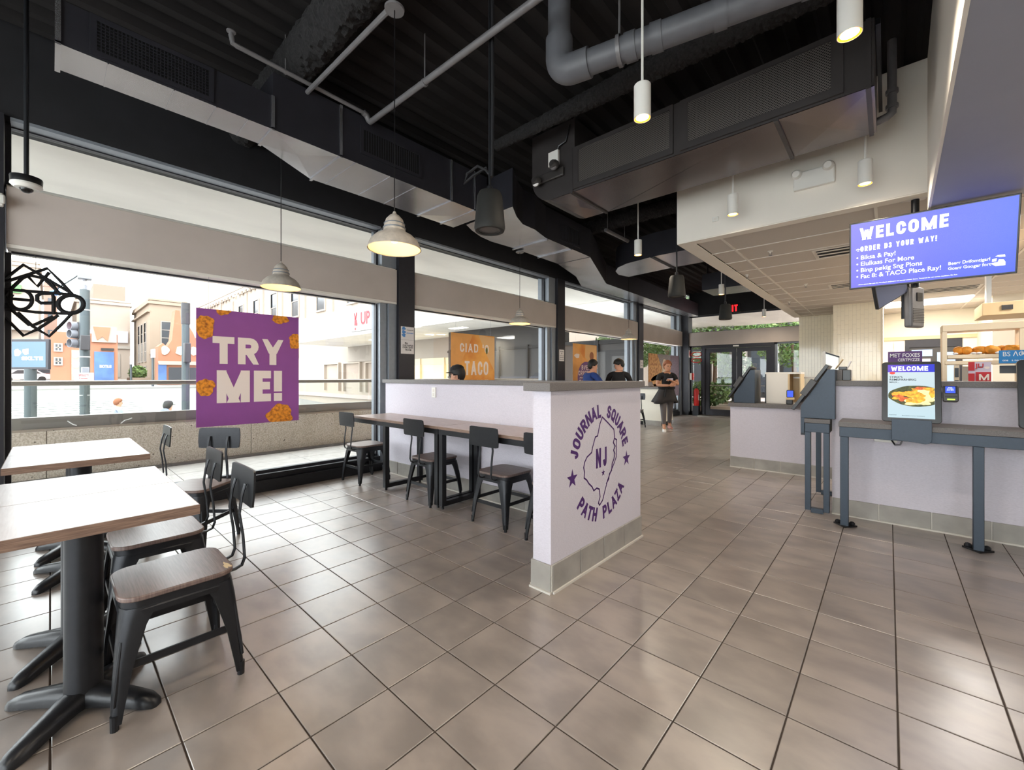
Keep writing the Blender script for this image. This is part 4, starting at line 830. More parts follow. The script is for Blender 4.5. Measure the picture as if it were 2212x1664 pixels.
def kiosk(x, label, content=True):
    k = thing('order_kiosk', label, 'kiosk', (x, 4.44, .915), 0, 'self order kiosks on the front desk')
    T = Matrix.Rotation(math.radians(-9), 4, 'X')
    MB().prism(rounded(.335, .475, .022, 4, 0, .2375), 'y', .0, .03, T).build('bezel', 'black_plastic', k, local=True, bevel=.003)
    if content:
        sc = MB().add([(-.132, -.0015, .032), (.132, -.0015, .032), (.132, -.0015, .452), (-.132, -.0015, .452)], [(0, 1, 2, 3)], T).build('screen', 'kiosk_body', k, local=True, recalc=False)
        MB().add([(-.132, -.002, .392), (.132, -.002, .392), (.132, -.002, .452), (-.132, -.002, .452)], [(0, 1, 2, 3)], T).build('header', 'kiosk_blue', sc, local=True, recalc=False)
        M = lambda x, z, d=-.003: T @ FY(x, d, z)
        MB().block('WELCOME', T @ FY(0, -.003, 0), -.113, .097, .402, .438, .22, .12).build('lettering', 'screen_text', sc, local=True, recalc=False, smooth=False)
        tt = MB(); tt.text("STIRX'S", .022, M(-.122, .345), bold=.016, align='LEFT', xs=1.05); tt.text('RIIMSPARHIRIG', .022, M(-.122, .324), bold=.016, align='LEFT', xs=1.05); tt.text('MALX...', .017, M(-.122, .306), bold=.016, align='LEFT')
        tt.text('Arppascentav', .008, M(-.125, .05), align='LEFT'); tt.text('Barsonabolery it wrrem  Serachessarry', .008, M(-.05, .048), align='LEFT'); tt.build('lettering', 'kiosk_ink', sc, local=True, recalc=False, smooth=False)
        flat(blob(-.105, .385, .017, .010, j=.03), T @ FY(0, -.0032, 0)).build('badge', 'kiosk_red', sc, local=True, recalc=False)
        cl = lambda p: [(max(-.13, min(.131, a)), b) for a, b in p]
        flat(cl(blob(.03, .205, .158, .082, 30, .02)), T @ FY(0, -.0028, 0)).build('platter_picture', 'food_dark', sc, local=True, recalc=False)
        for q, (cx, cz, rx, rz, mm) in enumerate(((-.07, .205, .034, .022, 'food_red'), (-.045, .18, .03, .02, 'food_red'), (-.03, .225, .045, .022, 'food_gold'), (.02, .24, .045, .024, 'food_gold'), (.075, .235, .04, .026, 'food_cream'), (.09, .19, .045, .03, 'food_cream'),
                                                  (.03, .165, .062, .026, 'food_cream'), (.0, .165, .03, .022, 'food_gold'), (.045, .175, .034, .026, 'food_gold'), (.03, .21, .05, .024, 'food_gold'), (-.09, .22, .02, .014, 'food_gold'), (-.085, .185, .022, .012, 'food_gold'), (-.02, .255, .03, .014, 'food_dark'), (.06, .265, .04, .012, 'food_red'), (.12, .225, .02, .03, 'food_gold'), (.1, .26, .03, .012, 'food_gold'), (-.005, .143, .03, .012, 'food_cream'), (.08, .15, .03, .014, 'food_cream'), (.045, .195, .025, .018, 'food_gold'), (-.05, .245, .02, .012, 'food_dark'))):
            flat(cl(blob(cx, cz, rx, rz, 20, .08, q)), T @ FY(0, -.003 - .0002 * q, 0)).build('food_picture', mm, sc, local=True, recalc=False)
    MB().box(-.1, .1, .03, .07, .05, .3, T).build('mount_box', 'black_plastic', k, local=True)
    MB().prism([(-.11, .02), (.115, .02), (.115, -.135), (.10, -.155), (.08, -.16), (-.11, -.14)], 'y', .0, .02).build('mount_plate', 'navy_metal', k, local=True, bevel=.002)
    r = MB().prism(rounded(.082, .125, .014, 4, .215, .23), 'y', .0, .035, T).build('card_reader', 'dark_plastic', k, local=True, bevel=.006)
    MB().box(.182, .248, -.002, .002, .228, .285, T).build('reader_window', 'screen_black', r, local=True); MB().box(.187, .238, -.004, .0, .234, .281, T).build('reader_screen', 'screen_blue', r, local=True)
    tt = MB(); [tt.text(s, .009, T @ FY(.212, -.0055, .27 - .009 * i), bold=.02) for i, s in enumerate(('Insert', 'or swipe', 'your card'))]; tt.build('lettering', 'screen_text', r, local=True, recalc=False, smooth=False)
    MB().box(.183, .247, -.003, .003, .2, .212, T).build('keys', 'black_plastic', r, local=True); MB().box(.196, .236, -.003, .003, .182, .19, T).build('status_light', 'led_green', r, local=True)
    MB().box(.16, .18, .01, .03, .2, .24, T).build('reader_arm', 'black_plastic', r, local=True)
    return k
kiosk(.127, 'lit order kiosk showing WELCOME and a platter, on the front desk')
kiosk(.83, 'second order kiosk cut off by the right edge of the photo')
jb2 = thing('outlet_box', 'white outlet box with plug under the desk edge', 'outlet', (-.02, 4.862, .74))
B(-.075, .075, -.03, 0, -.04, .04).build('body', 'white_plastic', jb2, local=True, bevel=.004); B(-.01, .04, -.06, -.03, -.01, .03).build('plug', 'black_plastic', jb2, local=True); MB().tube([(.03, -.05, .0), (.06, -.08, -.05), (.09, -.2, -.03), (.1, -.33, .02)], .006, 6).build('cord', 'black_plastic', jb2, local=True)
sd = thing('side_desk', 'narrow navy steel desk frame at the left end of the order counter', 'desk', (-.49, 5.2, 0))
B(-.59, -.395, 4.75, 5.62, .835, .875).build('desk_top', 'stone_cap', sd, bevel=.003); B(-.585, -.4, 4.755, 5.61, .75, .835).build('apron', 'navy_metal', sd, bevel=.003)
for y in (4.755, 5.55):
    B(-.585, -.54, y, y + .05, .02, .75).build('leg', 'navy_metal', sd, bevel=.003); B(-.445, -.4, y, y + .05, .02, .75).build('leg', 'navy_metal', sd, bevel=.003); B(-.54, -.445, y, y + .05, .0, .045).build('floor_rail', 'navy_metal', sd, bevel=.003)
def wedge(x, y, z, label, wide=.36):
    k = thing('order_kiosk', label, 'kiosk', (x, y, z), 0, 'slanted order kiosks seen from the side')
    MB().prism([(-.215, .0), (-.215, .11), (-.01, .455), (.045, .455), (.045, .0)], 'y', -wide / 2, wide / 2).build('side_body', 'navy_metal', k, local=True, bevel=.003)
    d = Vector((.27, 0, .422)).normalized(); n = Vector((-d.z, 0, d.x)); a = Vector((-.27, 0, .068))
    def slab(s0, s1, h0, h1, w0, w1): return [tuple(a + d * s + n * h) for s, h in ((s0, h0), (s1, h0), (s1, h1), (s0, h1))], w0, w1
    def add(name, s0, s1, h0, h1, w0, w1, m): pts, _, _ = slab(s0, s1, h0, h1, w0, w1); return MB().prism([(p[0], p[2]) for p in pts], 'y', w0, w1).build(name, m, k, local=True, bevel=.003)
    add('bezel', .0, .50, .0, .028, -wide / 2 + .01, wide / 2 - .01, 'black_plastic'); add('screen', .03, .47, .028, .029, -wide / 2 + .04, wide / 2 - .04, 'screen_black')
    rd = add('card_reader', .17, .33, -.012, .042, -wide / 2 - .07, -wide / 2 + .01, 'dark_plastic')
    return k
wedge(-.405, 4.95, .878, 'slanted navy order kiosk on the side desk, seen edge on')
wedge(-1.40, 6.62, .904, 'slanted navy order kiosk on the far counter')
mt = thing('kiosk_skirt', 'navy steel skirt box hanging below the slanted kiosk at the side desk', 'panel', (-.605, 4.95, .8))
B(-.622, -.592, 4.79, 5.12, .73, .98).build('skirt_panel', 'navy_metal', mt, bevel=.002); B(-.62, -.57, 4.78, 5.1, .715, .735).build('lip', 'black_metal', mt)
pr = thing('receipt_printer', 'grey and black receipt printer behind the slanted kiosk', 'printer', (-.32, 5.06, 1.231))
B(-.05, .0, -.1, .1, .0, .1).build('body', 'stone_cap', pr, local=True, bevel=.004); B(0, .06, -.1, .1, .0, .1).build('case', 'black_plastic', pr, local=True, bevel=.004); B(-.03, .03, -.07, .07, .10, .13).build('lid', 'black_plastic', pr, local=True, bevel=.004)
MB().prism([(-.06, .11), (-.055, .11), (.0, .2), (-.005, .205)], 'y', -.06, .06).build('receipt', 'cubby_wood', pr, local=True); MB().prism([(.03, .12), (.035, .12), (.06, .18), (.05, .185)], 'y', -.04, .06).build('slip', 'paper', pr, local=True)
# far counter: cubby, reader, screens
cbx = thing('cubby_cabinet', 'white open sided cubby box on the far counter', 'cabinet', (-1.06, 6.75, .902))
B(-.205, .205, -.14, .16, .40, .425).build('top_board', 'cubby_side', cbx, local=True, bevel=.002); B(-.205, .205, -.14, .16, 0, .02).build('base_board', 'cubby_side', cbx, local=True)
B(-.19, .06, -.145, -.13, .02, .40).build('front_panel', 'cubby_side', cbx, local=True); B(-.205, -.19, -.15, .16, .0, .40).build('side_panel', 'black_plastic', cbx, local=True); B(.06, .08, -.14, .16, .02, .4).build('divider', 'cubby_wood', cbx, local=True); B(.19, .205, -.14, .16, .02, .40).build('side_panel', 'cubby_wood', cbx, local=True); B(-.19, .2, .14, .155, .02, .4).build('back_panel', 'cubby_wood', cbx, local=True)
cr = thing('card_reader', 'blue screened card reader standing before the white cubby', 'reader', (-.955, 6.5, .902))
MB().prism(rounded(.085, .1, .014, 4, 0, .14), 'y', -.02, .015).build('head', 'black_plastic', cr, local=True, bevel=.005); B(-.032, .032, -.023, -.019, .1, .18).build('screen', 'screen_blue', cr, local=True); B(-.045, .03, -.03, .03, 0, .085).build('base', 'black_plastic', cr, local=True, bevel=.01); B(-.045, .045, -.035, -.0, .06, .09).build('receipt_roll', 'cubby_wood', cr, local=True, bevel=.006)
sg = thing('counter_screen', 'clear upright guard panel with grey edge on the far counter', 'screen', (-.62, 6.9, .902))
B(-.03, .0, -.02, .0, 0, .70).build('post', 'rail_steel', sg, local=True); B(-.5, -.03, -.016, -.006, .34, .36).build('rail', 'rail_steel', sg, local=True); MB().prism([(0, .68), (.14, .62), (.14, .0), (0, .0)], 'y', -.012, -.008).build('panel', 'rail_glass', sg, local=True); MB().prism([(0, .69), (.145, .63), (.145, .61), (0, .67)], 'y', -.016, -.004).build('top_edge', 'black_metal', sg, local=True); B(.135, .145, -.016, -.004, 0, .62).build('side_edge', 'rail_steel', sg, local=True)
bs = thing('back_shelf', 'cream work shelf with dark slots behind the far counter', 'shelf', (-.7, 8.4, 0))
B(-1.2, -.2, 8.2, 8.7, .0, .88).build('cabinet', 'cream_wall', bs); B(-1.25, -.15, 8.15, 8.75, .88, .92).build('shelf_board', 'cubby_wood', bs); B(-.9, -.75, 8.185, 8.2, .6, .75).build('slot', 'dark_plastic', bs)
ur = thing('tea_urn', 'slim white cylinder urn on the shelf before the tiled pier', 'urn', (-.75, 8.4, .92)); MB().lathe([(0, 0), (.06, 0), (.06, .3), (.04, .33), (0, .34)], n=20).build('body', 'bright_white', ur, local=True); B(-.01, .01, -.09, -.05, .04, .07).build('tap', 'steel', ur, local=True)
# ------------------------------------------------------------------ big screen over the counter, other monitors
tv = thing('menu_screen', 'wide blue screen reading WELCOME hung over the order counter', 'screen', (.235, 4.93, 2.36))
T = Matrix.Rotation(math.radians(11), 4, 'X') @ Matrix.Rotation(math.radians(.6), 4, 'Y')
W2, H2 = .503, .296
MB().box(-W2, W2, -.0, .045, -H2, H2, T).build('bezel', 'black_plastic', tv, local=True, bevel=.004)
sc = MB().add([(-W2 + .012, -.001, -H2 + .015), (W2 - .012, -.001, -H2 + .015), (W2 - .012, -.001, H2 - .012), (-W2 + .012, -.001, H2 - .012)], [(0, 1, 2, 3)], T).build('screen', 'tv_screen', tv, local=True, recalc=False)
m = lambda x, z: T @ FY(x, -.003, z)
LT = lambda mb: mb.build('lettering', 'screen_text', sc, local=True, recalc=False, smooth=False)
LT(MB().block('WELCOME', T @ FY(0, -.003, 0), -.43, .125, .135, .24, .22, .16)); LT(MB().block('ORDER D3 YOUR WAY!', T @ FY(0, -.003, 0), -.425, .06, .035, .08, .19, .24))
for i, s in enumerate(('Biksa & Pay!', 'Elulkass For More', 'Binp p\u00f8kig Sng Pions', 'Fac 8: & TACO Place Ray!')): LT(MB().text('\u2022 ' + s, .052, m(-.455, -.035 - .056 * i), bold=.012, align='LEFT', xs=.93))
LT(MB().text('*', .06, m(-.455, .02), bold=.03, align='LEFT')); LT(MB().text('rOonu amrart dor com tha rast sfvarm oraboucre sod smroar ortoser frtons, Tonoaraoi bo von torsou rnodoton, Dn fom', .0125, m(-.44, -.262), bold=.02, align='LEFT'))
LT(MB().text('Beerr Drifomtigarl', .034, m(.13, -.175), bold=.015, align='LEFT', xs=.9)); LT(MB().text('Goarr Googar fort', .034, m(.13, -.215), bold=.015, align='LEFT', xs=.9))
cp_ = MB(); cp_.add([(p[0], p[1], .001) for p in [(.36, -.2), (.40, -.195), (.405, -.175), (.43, -.18), (.44, -.2), (.44, -.225), (.39, -.225)]], [tuple(range(7))], T @ FY(0, -.002, 0)); cp_.add([(p[0], p[1], .001) for p in [(.37, -.17), (.395, -.165), (.392, -.188), (.37, -.19)]], [(0, 1, 2, 3)], T @ FY(0, -.002, 0)); cp_.add([(p[0], p[1], .001) for p in [(.385, -.15), (.40, -.142), (.435, -.142), (.438, -.16), (.41, -.158)]], [tuple(range(5))], T @ FY(0, -.002, 0)); cp_.build('cup_mark', 'screen_text', sc, local=True, recalc=False, smooth=False)
MB().box(-.12, .1, .045, .12, -.12, .14, T).build('mount_plate', 'black_metal', tv, local=True); MB().tube([(-.06, .22, .49), (-.06, .22, -.3)], .028, 12).build('pole', 'black_metal', tv, local=True); B(-.08, -.04, .1, .22, -.02, .06).build('mount_arm', 'black_metal', tv, local=True)
MB().prism(blob(-.05, .22, .075, .05, 18, .2, 5), 'z', .478, .49).build('ragged_ceiling_patch', 'paper', tv, local=True)
m2 = thing('monitor', 'tilted violet monitor hanging below the big screen', 'screen', (.02, 5.45, 2.13), math.radians(52)); T2 = Matrix.Rotation(math.radians(-28), 4, 'Y') @ Matrix.Rotation(math.radians(12), 4, 'X')
MB().box(-.2, .2, 0, .03, -.14, .2, T2).build('bezel', 'black_plastic', m2, local=True, bevel=.003); MB().add([(-.19, -.001, -.13), (.19, -.001, -.13), (.19, -.001, .19), (-.19, -.001, .19)], [(0, 1, 2, 3)], T2).build('screen', 'cloth_slate', m2, local=True, recalc=False)
m3 = thing('monitor', 'monitor seen from behind with vent slots, hung under the big screen', 'screen', (.2, 5.72, 1.95), math.radians(60))
MB().box(-.1, .1, -.02, .05, -.2, .2).build('case', 'pipe_grey', m3, local=True, bevel=.02)
v = MB(); [v.box(-.08 + .0, .08, -.024, -.02, -.15 + .016 * k, -.143 + .016 * k) for k in range(9)]; v.build('vent_slots', 'dark_plastic', m3, local=True); MB().box(-.03, .05, -.028, -.02, .06, .14).build('port_cover', 'black_plastic', m3, local=True)
MB().tube([(.1, .05, -.05), (.13, .12, -.1), (.12, .14, .1), (.06, .1, .3)], .018, 8).tube([(.08, .06, -.1), (.16, .1, -.02), (.15, .1, .2)], .012, 8).build('cable', 'black_plastic', m3, local=True); MB().tube([(0, .1, -.1), (0, .1, .86)], .02, 8).build('pole', 'black_metal', m3, local=True)
# ------------------------------------------------------------------ kitchen behind the counter
wk = thing('work_counter', 'steel back work counter in the kitchen', 'counter', (1.2, 6.6, 0))
B(.3, 2.6, 6.3, 6.95, .88, .92).build('top', 'steel', wk); B(.32, 2.58, 6.34, 6.93, .1, .88).build('cabinet', 'white_paint', wk); B(.36, 2.5, 6.4, 6.9, 0, .1).build('plinth', 'dark_plastic', wk)
rk = thing('heat_rack', 'tan framed warming rack over the back counter', 'rack', (.72, 6.6, .92))
B(-.29, .3, -.12, .12, .83, .905).build('hood', 'rack_tan', rk, local=True, bevel=.006)
for x in (-.27, .27):
    for y in (-.1, .1): B(x - .018, x + .018, y - .018, y + .018, 0, .83).build('post', 'rack_tan', rk, local=True)
B(-.25, .22, -.12, .12, .54, .58).build('shelf', 'rack_tan', rk, local=True, bevel=.004); B(-.27, .25, -.125, .12, .475, .515).build('shelf', 'rack_tan', rk, local=True, bevel=.004)
B(-.2, -.16, -.1, -.08, .0, .47).build('brace', 'rack_tan', rk, local=True)
for k in range(3): B(-.195, -.165, -.104, -.1, .08 + .13 * k, .18 + .13 * k).build('slot', 'black_plastic', rk, local=True)
B(-.12, .02, .11, .125, 0, .46).build('back_sheet', 'white_paint', rk, local=True); B(.12, .24, -.11, -.1, .38, .46).build('slot', 'black_plastic', rk, local=True)
for i, (x, rx, la) in enumerate(((-.13, .085, 'left golden loaf on the warming rack'), (.04, .095, 'middle golden loaf with a dark scorch on the warming rack'), (.2, .10, 'right golden loaf on the warming rack'))):
    R = random.Random(i); b = MB()
    for q in range(7): b.ball((.72 + x + R.uniform(-rx, rx) * .62, 6.58 + R.uniform(-.05, .05), 1.5 + .045 + R.uniform(-.004, .008)), (rx * .5, .05, .042), 12, 8)
    tag(b.build('bread_loaf', 'bread'), la, 'bread', 'golden loaves on the warming rack')
    for q in range(2): tag(MB().ball((.72 + x + (.07 if q else -.06), 6.49, 1.513), (.022, .018, .012), 10, 6).build('paper_ball', 'paper'), 'small white crumpled paper before the %s loaf, %s side' % (('left', 'middle', 'right')[i], 'right' if q else 'left'), 'paper')
def sign_board(name, label, x0, x1, y, z0, z1, m, lines, ink='bright_white', leg=None):
    t = thing(name, label, 'sign', ((x0 + x1) / 2, y, z0)); B(x0, x1, y, y + .012, z0, z1).build('board', m, t, bevel=.001)
    if lines:
        tt = MB()
        for s, size, dx, dz, xs in lines: tt.text(s, size, FY(x0 + dx, y - .0015, z0 + dz), bold=.012, align='LEFT', xs=xs)
        tt.build('lettering', ink, t, recalc=False, smooth=False)
    if leg is not None: B((x0 + x1) / 2 - .015, (x0 + x1) / 2 + .015, y + .012, y + .03, leg, z1 - .02).build('post', 'steel', t)
    return t
sign_board('counter_sign', 'purple sign board with white lettering behind the lit kiosk', -.005, .235, 5.5, 1.35, 1.51, 'purple_panel', [('MET FOXES', .052, .012, .105, .8), ('CERTPYZZE', .036, .07, .066, .8)], leg=1.0)
sign_board('counter_sign', 'blue sign board with white lettering at the right edge', .76, 1.3, 5.9, 1.39, 1.51, 'blue_panel', [('BS \u039b\u0424 M A', .06, .02, .065, .8), ('one   a no only', .026, .02, .02, .9)], leg=1.0)
t = thing('wall_poster', 'red and white square poster under the warming rack', 'poster', (.75, 6.47, 1.2))
B(.62, .78, 6.46, 6.468, 1.21, 1.42).build('sheet', 'lilac_panel', t); MB().box(.62, .665, 6.456, 6.461, 1.21, 1.30).box(.62, .665, 6.456, 6.461, 1.33, 1.42).box(.672, .78, 6.456, 6.461, 1.215, 1.315).build('red_blocks', 'red_ink', t)
tt = MB(); tt.text('JU', .06, FY(.7, 6.4545, 1.36), bold=.02); tt.build('lettering', 'red_ink', t, recalc=False, smooth=False); MB().block('M', FY(0, 6.4545, 0), .695, .765, 1.23, 1.295, .2).build('lettering', 'white_ink', t, recalc=False, smooth=False)
flat(blob(.705, 1.365, .02, .008, j=.05), FY(0, 6.4548, 0)).build('mark', 'black_ink', t, recalc=False); flat(blob(.75, 1.36, .02, .012, j=.05), FY(0, 6.4548, 0)).build('mark', 'white_ink', t, recalc=False)
B(.69, .70, 6.468, 6.49, .92, 1.4).build('post', 'steel', t)
hb = thing('wall_cabinet', 'tan wall cabinet with dark fittings high at the right edge', 'cabinet', (1.2, 7.4, 2.0))
B(.78, 1.9, 7.0, 7.6, 1.95, 2.09).build('body', 'cubby_wood', hb, bevel=.004); MB().box(.92, 1.0, 6.985, 7.0, 2.0, 2.05).box(1.12, 1.24, 6.985, 7.0, 2.0, 2.06).build('fittings', 'dark_plastic', hb); MB().box(1.12, 1.22, 6.98, 7.0, 1.97, 1.99).build('label_plate', 'bright_white', hb)
B(1.86, 1.9, 7.1, 7.2, 2.09, 2.85).build('hanger', 'steel', hb); B(.82, .86, 7.1, 7.2, 2.09, 2.85).build('hanger', 'steel', hb)
bx = thing('napkin_box', 'grey square box on the counter near the right edge', 'box', (.86, 5.6, .99)); B(-.05, .05, -.04, .04, .0, .22).build('body', 'pipe_grey', bx, local=True, bevel=.006); B(-.04, .04, -.045, -.04, .1, .19).build('slot', 'steel', bx, local=True)
tl = thing('prep_table', 'inner work shelf behind the order counter', 'shelf', (1.2, 5.5, 0)); B(-.2, 2.6, 5.05, 6.05, .94, .98).build('top', 'steel', tl)
for x in (-.18, 2.54): B(x, x + .05, 5.1, 5.15, 0, .94).build('leg', 'steel', tl); B(x, x + .05, 5.95, 6.0, 0, .94).build('leg', 'steel', tl)

# ------------------------------------------------------------------ posters in the windows
def on_wall(x, pts): return [(q.y, q.z) for q in [at(0, x, *p) for p in pts]]
def poster(name, label, x, y0, y1, z0, z1, m):
    t = thing(name, label, 'poster', (x, (y0 + y1) / 2, z0)); B(x - .004, x, y0, y1, z0, z1).build('sheet', m, t)
    MB().tube([(x - .002, y0 + .1, z1), (x - .002, y0 + .1, 2.26)], .0012, 5).tube([(x - .002, y1 - .1, z1), (x - .002, y1 - .1, 2.26)], .0012, 5).build('hanging_wire', 'silver_frame', t); return t
def clipped(pts, y0, y1, z0, z1): return [(max(y0, min(y1, a)), max(z0, min(z1, b))) for a, b in pts]
px = -5.02; P1 = poster('window_poster', 'large purple poster reading TRY ME! with fried chicken pieces', px, .955, 1.91, .768, 1.942, 'poster_purple'); PM = FX(px, 0, 0)
(a0, b1), (a1, b0) = on_wall(px, [(459, 726), (612, 789)]); t = MB(); t.block('TRY', PM, a0, a1, b0, b1, .25, .1); (c0, e1), (c1, e0) = on_wall(px, [(468, 800), (607, 866)]); t.block('ME!', PM, c0, c1, e0, e1, .25, .12)
t.build('lettering', 'white_ink', P1, recalc=False, smooth=False)
for i, (qx, qy, ry, rz) in enumerate(((441, 706, .085, .115), (482, 668, .075, .06), (443, 837, .08, .085), (605, 690, .085, .05), (639, 738, .075, .085), (605, 896, .13, .115))):
    (cy, cz), = on_wall(px, [(qx, qy)])
    flat(clipped(blob(cy, cz, ry, rz, 36, .09, i), .955, 1.91, .768, 1.942), PM, .0025).build('chicken_picture', 'fried_chicken', P1, recalc=False, smooth=False)
px = -5.03; P2 = poster('window_poster', 'orange poster reading TACO, half hidden behind the half wall', px, 4.16, 5.12, .78, 1.955, 'taco_print'); PM = FX(px, 0, 0)
flat([(4.16, 1.955), (4.62, 1.955), (4.5, 1.72), (4.34, 1.45), (4.16, 1.2)], PM, .001).build('shell_picture', 'poster_orange', P2, recalc=False, smooth=False)
flat([(4.74, 1.955), (5.12, 1.93), (5.12, 1.36), (4.95, 1.6)], PM, .001).build('shell_picture', 'poster_tan', P2, recalc=False, smooth=False)
flat(blob(4.93, 1.70, .025, .055, 16, .05), PM, .0035).build('pepper_picture', 'food_dark', P2, recalc=False)
t = MB(); t.block("CIAD 'O", PM, 4.34, 4.98, 1.66, 1.80, .2); t.block('TACO', PM, 4.44, 4.97, 1.29, 1.52, .17, .16); t.block('GACST', PM, 4.44, 4.97, 1.02, 1.215, .17, .16); t.build('lettering', 'white_ink', P2, recalc=False, smooth=False)
P3 = poster('window_poster', 'orange poster with a purple disc behind the two seated men', px, 7.52, 8.5, .78, 1.985, 'poster_orange')
flat([(7.56, 1.98), (8.0, 1.98), (7.98, 1.66), (7.8, 1.8)], PM, .001).build('shell_picture', 'taco_print', P3, recalc=False, smooth=False); flat([(8.02, 1.98), (8.48, 1.97), (8.48, 1.3), (8.2, 1.55), (8.0, 1.7)], PM, .001).build('plate_picture', 'poster_tan', P3, recalc=False, smooth=False)
flat(blob(8.28, 1.73, .09, .1, 20, .03), PM, .0015).build('tomato_picture', 'terracotta', P3, recalc=False); flat(blob(7.68, 1.72, .1, .05, 20, .1), PM, .0015).build('cream_picture', 'white_ink', P3, recalc=False)
flat(blob(8.05, 1.24, .35, .36, 40, 0), PM, .002).build('disc', 'print_violet', P3, recalc=False)
t = MB(); t.block('BVEN', PM, 7.86, 8.2, 1.42, 1.52, .18, .2, .003); t.block('CRISPUS', PM, 7.73, 8.32, 1.29, 1.40, .18, .2, .003); t.fit('AHBY IN A', PM, 7.77, 8.25, 1.225, 1.26, .02, .003); t.block('SOF', PM, 7.75, 8.1, 1.09, 1.2, .18, .2, .003); t.build('lettering', 'white_ink', P3, recalc=False, smooth=False)
P4 = poster('window_poster', 'brown food photo poster in the last window bay', px, 11.3, 13.6, .66, 1.93, 'print_grey')
for pts, mm in (([(11.3, 1.93), (11.9, 1.93), (12.3, 1.45), (12.0, 1.2), (11.3, 1.1)], 'print_bread'), (blob(11.95, 1.12, .42, .22, 24, .1, 2), 'print_bread'), (blob(11.9, .86, .42, .2, 24, .05, 3), 'print_cream'), ([(12.9, 1.93), (13.6, 1.93), (13.6, .66), (12.7, .66)], 'print_mauve'), (blob(12.45, 1.5, .2, .3, 24, .02, 3), 'print_cream')):
    flat(clipped(pts, 11.3, 13.6, .66, 1.93), PM, .001 + .0004 * len(mm)).build('food_picture', mm, P4, recalc=False, smooth=False)
# open sign of bent bars
os_ = thing('open_sign', 'black bar sign spelling Open in reverse, hung in the left window', 'sign', (-5.19, 0, 1.9)); t = MB()
W = lambda L_: [tuple(at(0, -5.19, .2532 * a, 500 + .2532 * b)) for a, b in L_]
for L_ in ([(42, 405), (200, 285), (400, 405), (620, 535)], [(42, 432), (405, 316), (520, 430), (620, 540)], [(95, 490), (190, 400), (250, 375), (370, 400), (480, 500), (520, 545)], [(42, 495), (500, 530), (620, 540)], [(42, 655), (300, 690), (610, 705)],
           [(42, 735), (200, 890), (330, 830), (500, 715)], [(150, 690), (280, 810), (420, 896), (520, 800), (610, 705)], [(60, 610), (110, 680), (250, 800), (300, 795), (455, 725)], [(230, 375), (320, 470), (420, 350)], [(420, 410), (480, 500), (470, 525)]): t.tube(W(L_), .013, 6)
t.build('lattice', 'black_paint', os_); t = MB()
t.tube(W([(605 + 108 * math.cos(q), 622 + 76 * math.sin(q)) for q in [2 * PI * k / 24 for k in range(25)]]), 0.018, 6)
t.tube(W([(458, 705), (458, 560), (440, 530), (350, 530), (318, 550), (318, 590), (350, 612), (455, 612)]), .015, 6)
t.tube(W([(95, 575), (280, 590)]) , .013, 6).tube(W([(180 + 95 * math.cos(q), 585 + 82 * math.sin(q)) for q in [2 * PI * k / 20 - PI / 2 for k in range(0, 18)]] ), .014, 6).tube(W([(90, 500), (90, 640)]), .014, 6).tube(W([(45, 550), (75, 515)]), .014, 6)
t.build('lettering', 'black_paint', os_); t = MB(); t.tube(W([(305, 205), (305, 345)]), .0015, 5).ball(W([(305, 210)])[0], .008, 8, 5).ball(W([(775, 283)])[0], .008, 8, 5); t.build('hook', 'black_metal', os_)
# paper notices on pillars
def notice(label, y0, y1, z0, z1, lines=(), x=-5.057, m='paper'):
    t = thing('notice', label, 'notice', (x, (y0 + y1) / 2, z0)); B(x - .003, x, y0, y1, z0, z1).build('sheet', m, t)
    for s, a, b, c_, d_, ink in lines:
        q = MB(); q.fit(s, FX(x, 0, 0), y0 + (y1 - y0) * a, y0 + (y1 - y0) * b, z0 + (z1 - z0) * c_, z0 + (z1 - z0) * d_, .03, .001); q.build('lettering', ink, t, recalc=False, smooth=False)
    return t
n1 = notice('two printed notices stacked on the near dark pillar, one with a blue shape', 3.285, 3.5, 1.59, 1.972, [('Eo', .3, .52, .36, .43, 'black_ink'), ('OURTHAPLES', .12, .93, .27, .34, 'black_ink'), ('DVERCAJAES', .12, .93, .19, .26, 'black_ink'), ('TROOM', .3, .78, .11, .18, 'black_ink'), ('Arcadoroso ma', .45, .93, .87, .9, 'black_ink'), ('ODONOMAT', .42, .97, .74, .79, 'blue_ink')])
for cz in (.93, .8, .68): flat(blob(3.33, 1.59 + .382 * cz, .03, .024, 14, .15, int(cz * 10)), FX(-5.057, 0, 0), .001).build('blue_shape', 'blue_ink', n1, recalc=False)
B(-5.058, -5.0555, 3.285, 3.5, 1.785, 1.787).build('sheet_edge', 'print_grey', n1)
notice('small printed notice on the second dark pillar', 7.06, 7.23, 1.59, 1.83, [('Asondado', .15, .85, .8, .88, 'black_ink'), ('99', .4, .6, .6, .72, 'black_ink'), ('Dol Hawed', .1, .9, .42, .5, 'black_ink'), ('DEGRNEBS', .1, .9, .26, .34, 'black_ink'), ('Pooronalde', .1, .9, .1, .18, 'black_ink')])
notice('small pale notice on the third dark pillar', 10.85, 11.03, 1.5, 1.72, [('Aro', .2, .8, .6, .75, 'print_grey'), ('ooo', .2, .8, .25, .4, 'print_grey')])
nn = notice('white notice with a red round mark on the corner pillar', 14.13, 14.42, 1.9, 2.15, x=-4.897); flat(blob(14.28, 2.025, .1, .1, 24, .02), FX(-4.897, 0, 0), .001).build('red_mark', 'red_ink', nn, recalc=False)
fa = thing('fire_alarm', 'small red and white fire alarm pull box on the corner pillar', 'alarm', (-4.9, 14.28, 1.27)); B(0, .05, -.11, .0, -.11, .11).build('white_plate', 'white_plastic', fa, local=True, bevel=.004); B(0, .09, .0, .11, -.11, .11).build('red_case', 'red_paint', fa, local=True, bevel=.006)
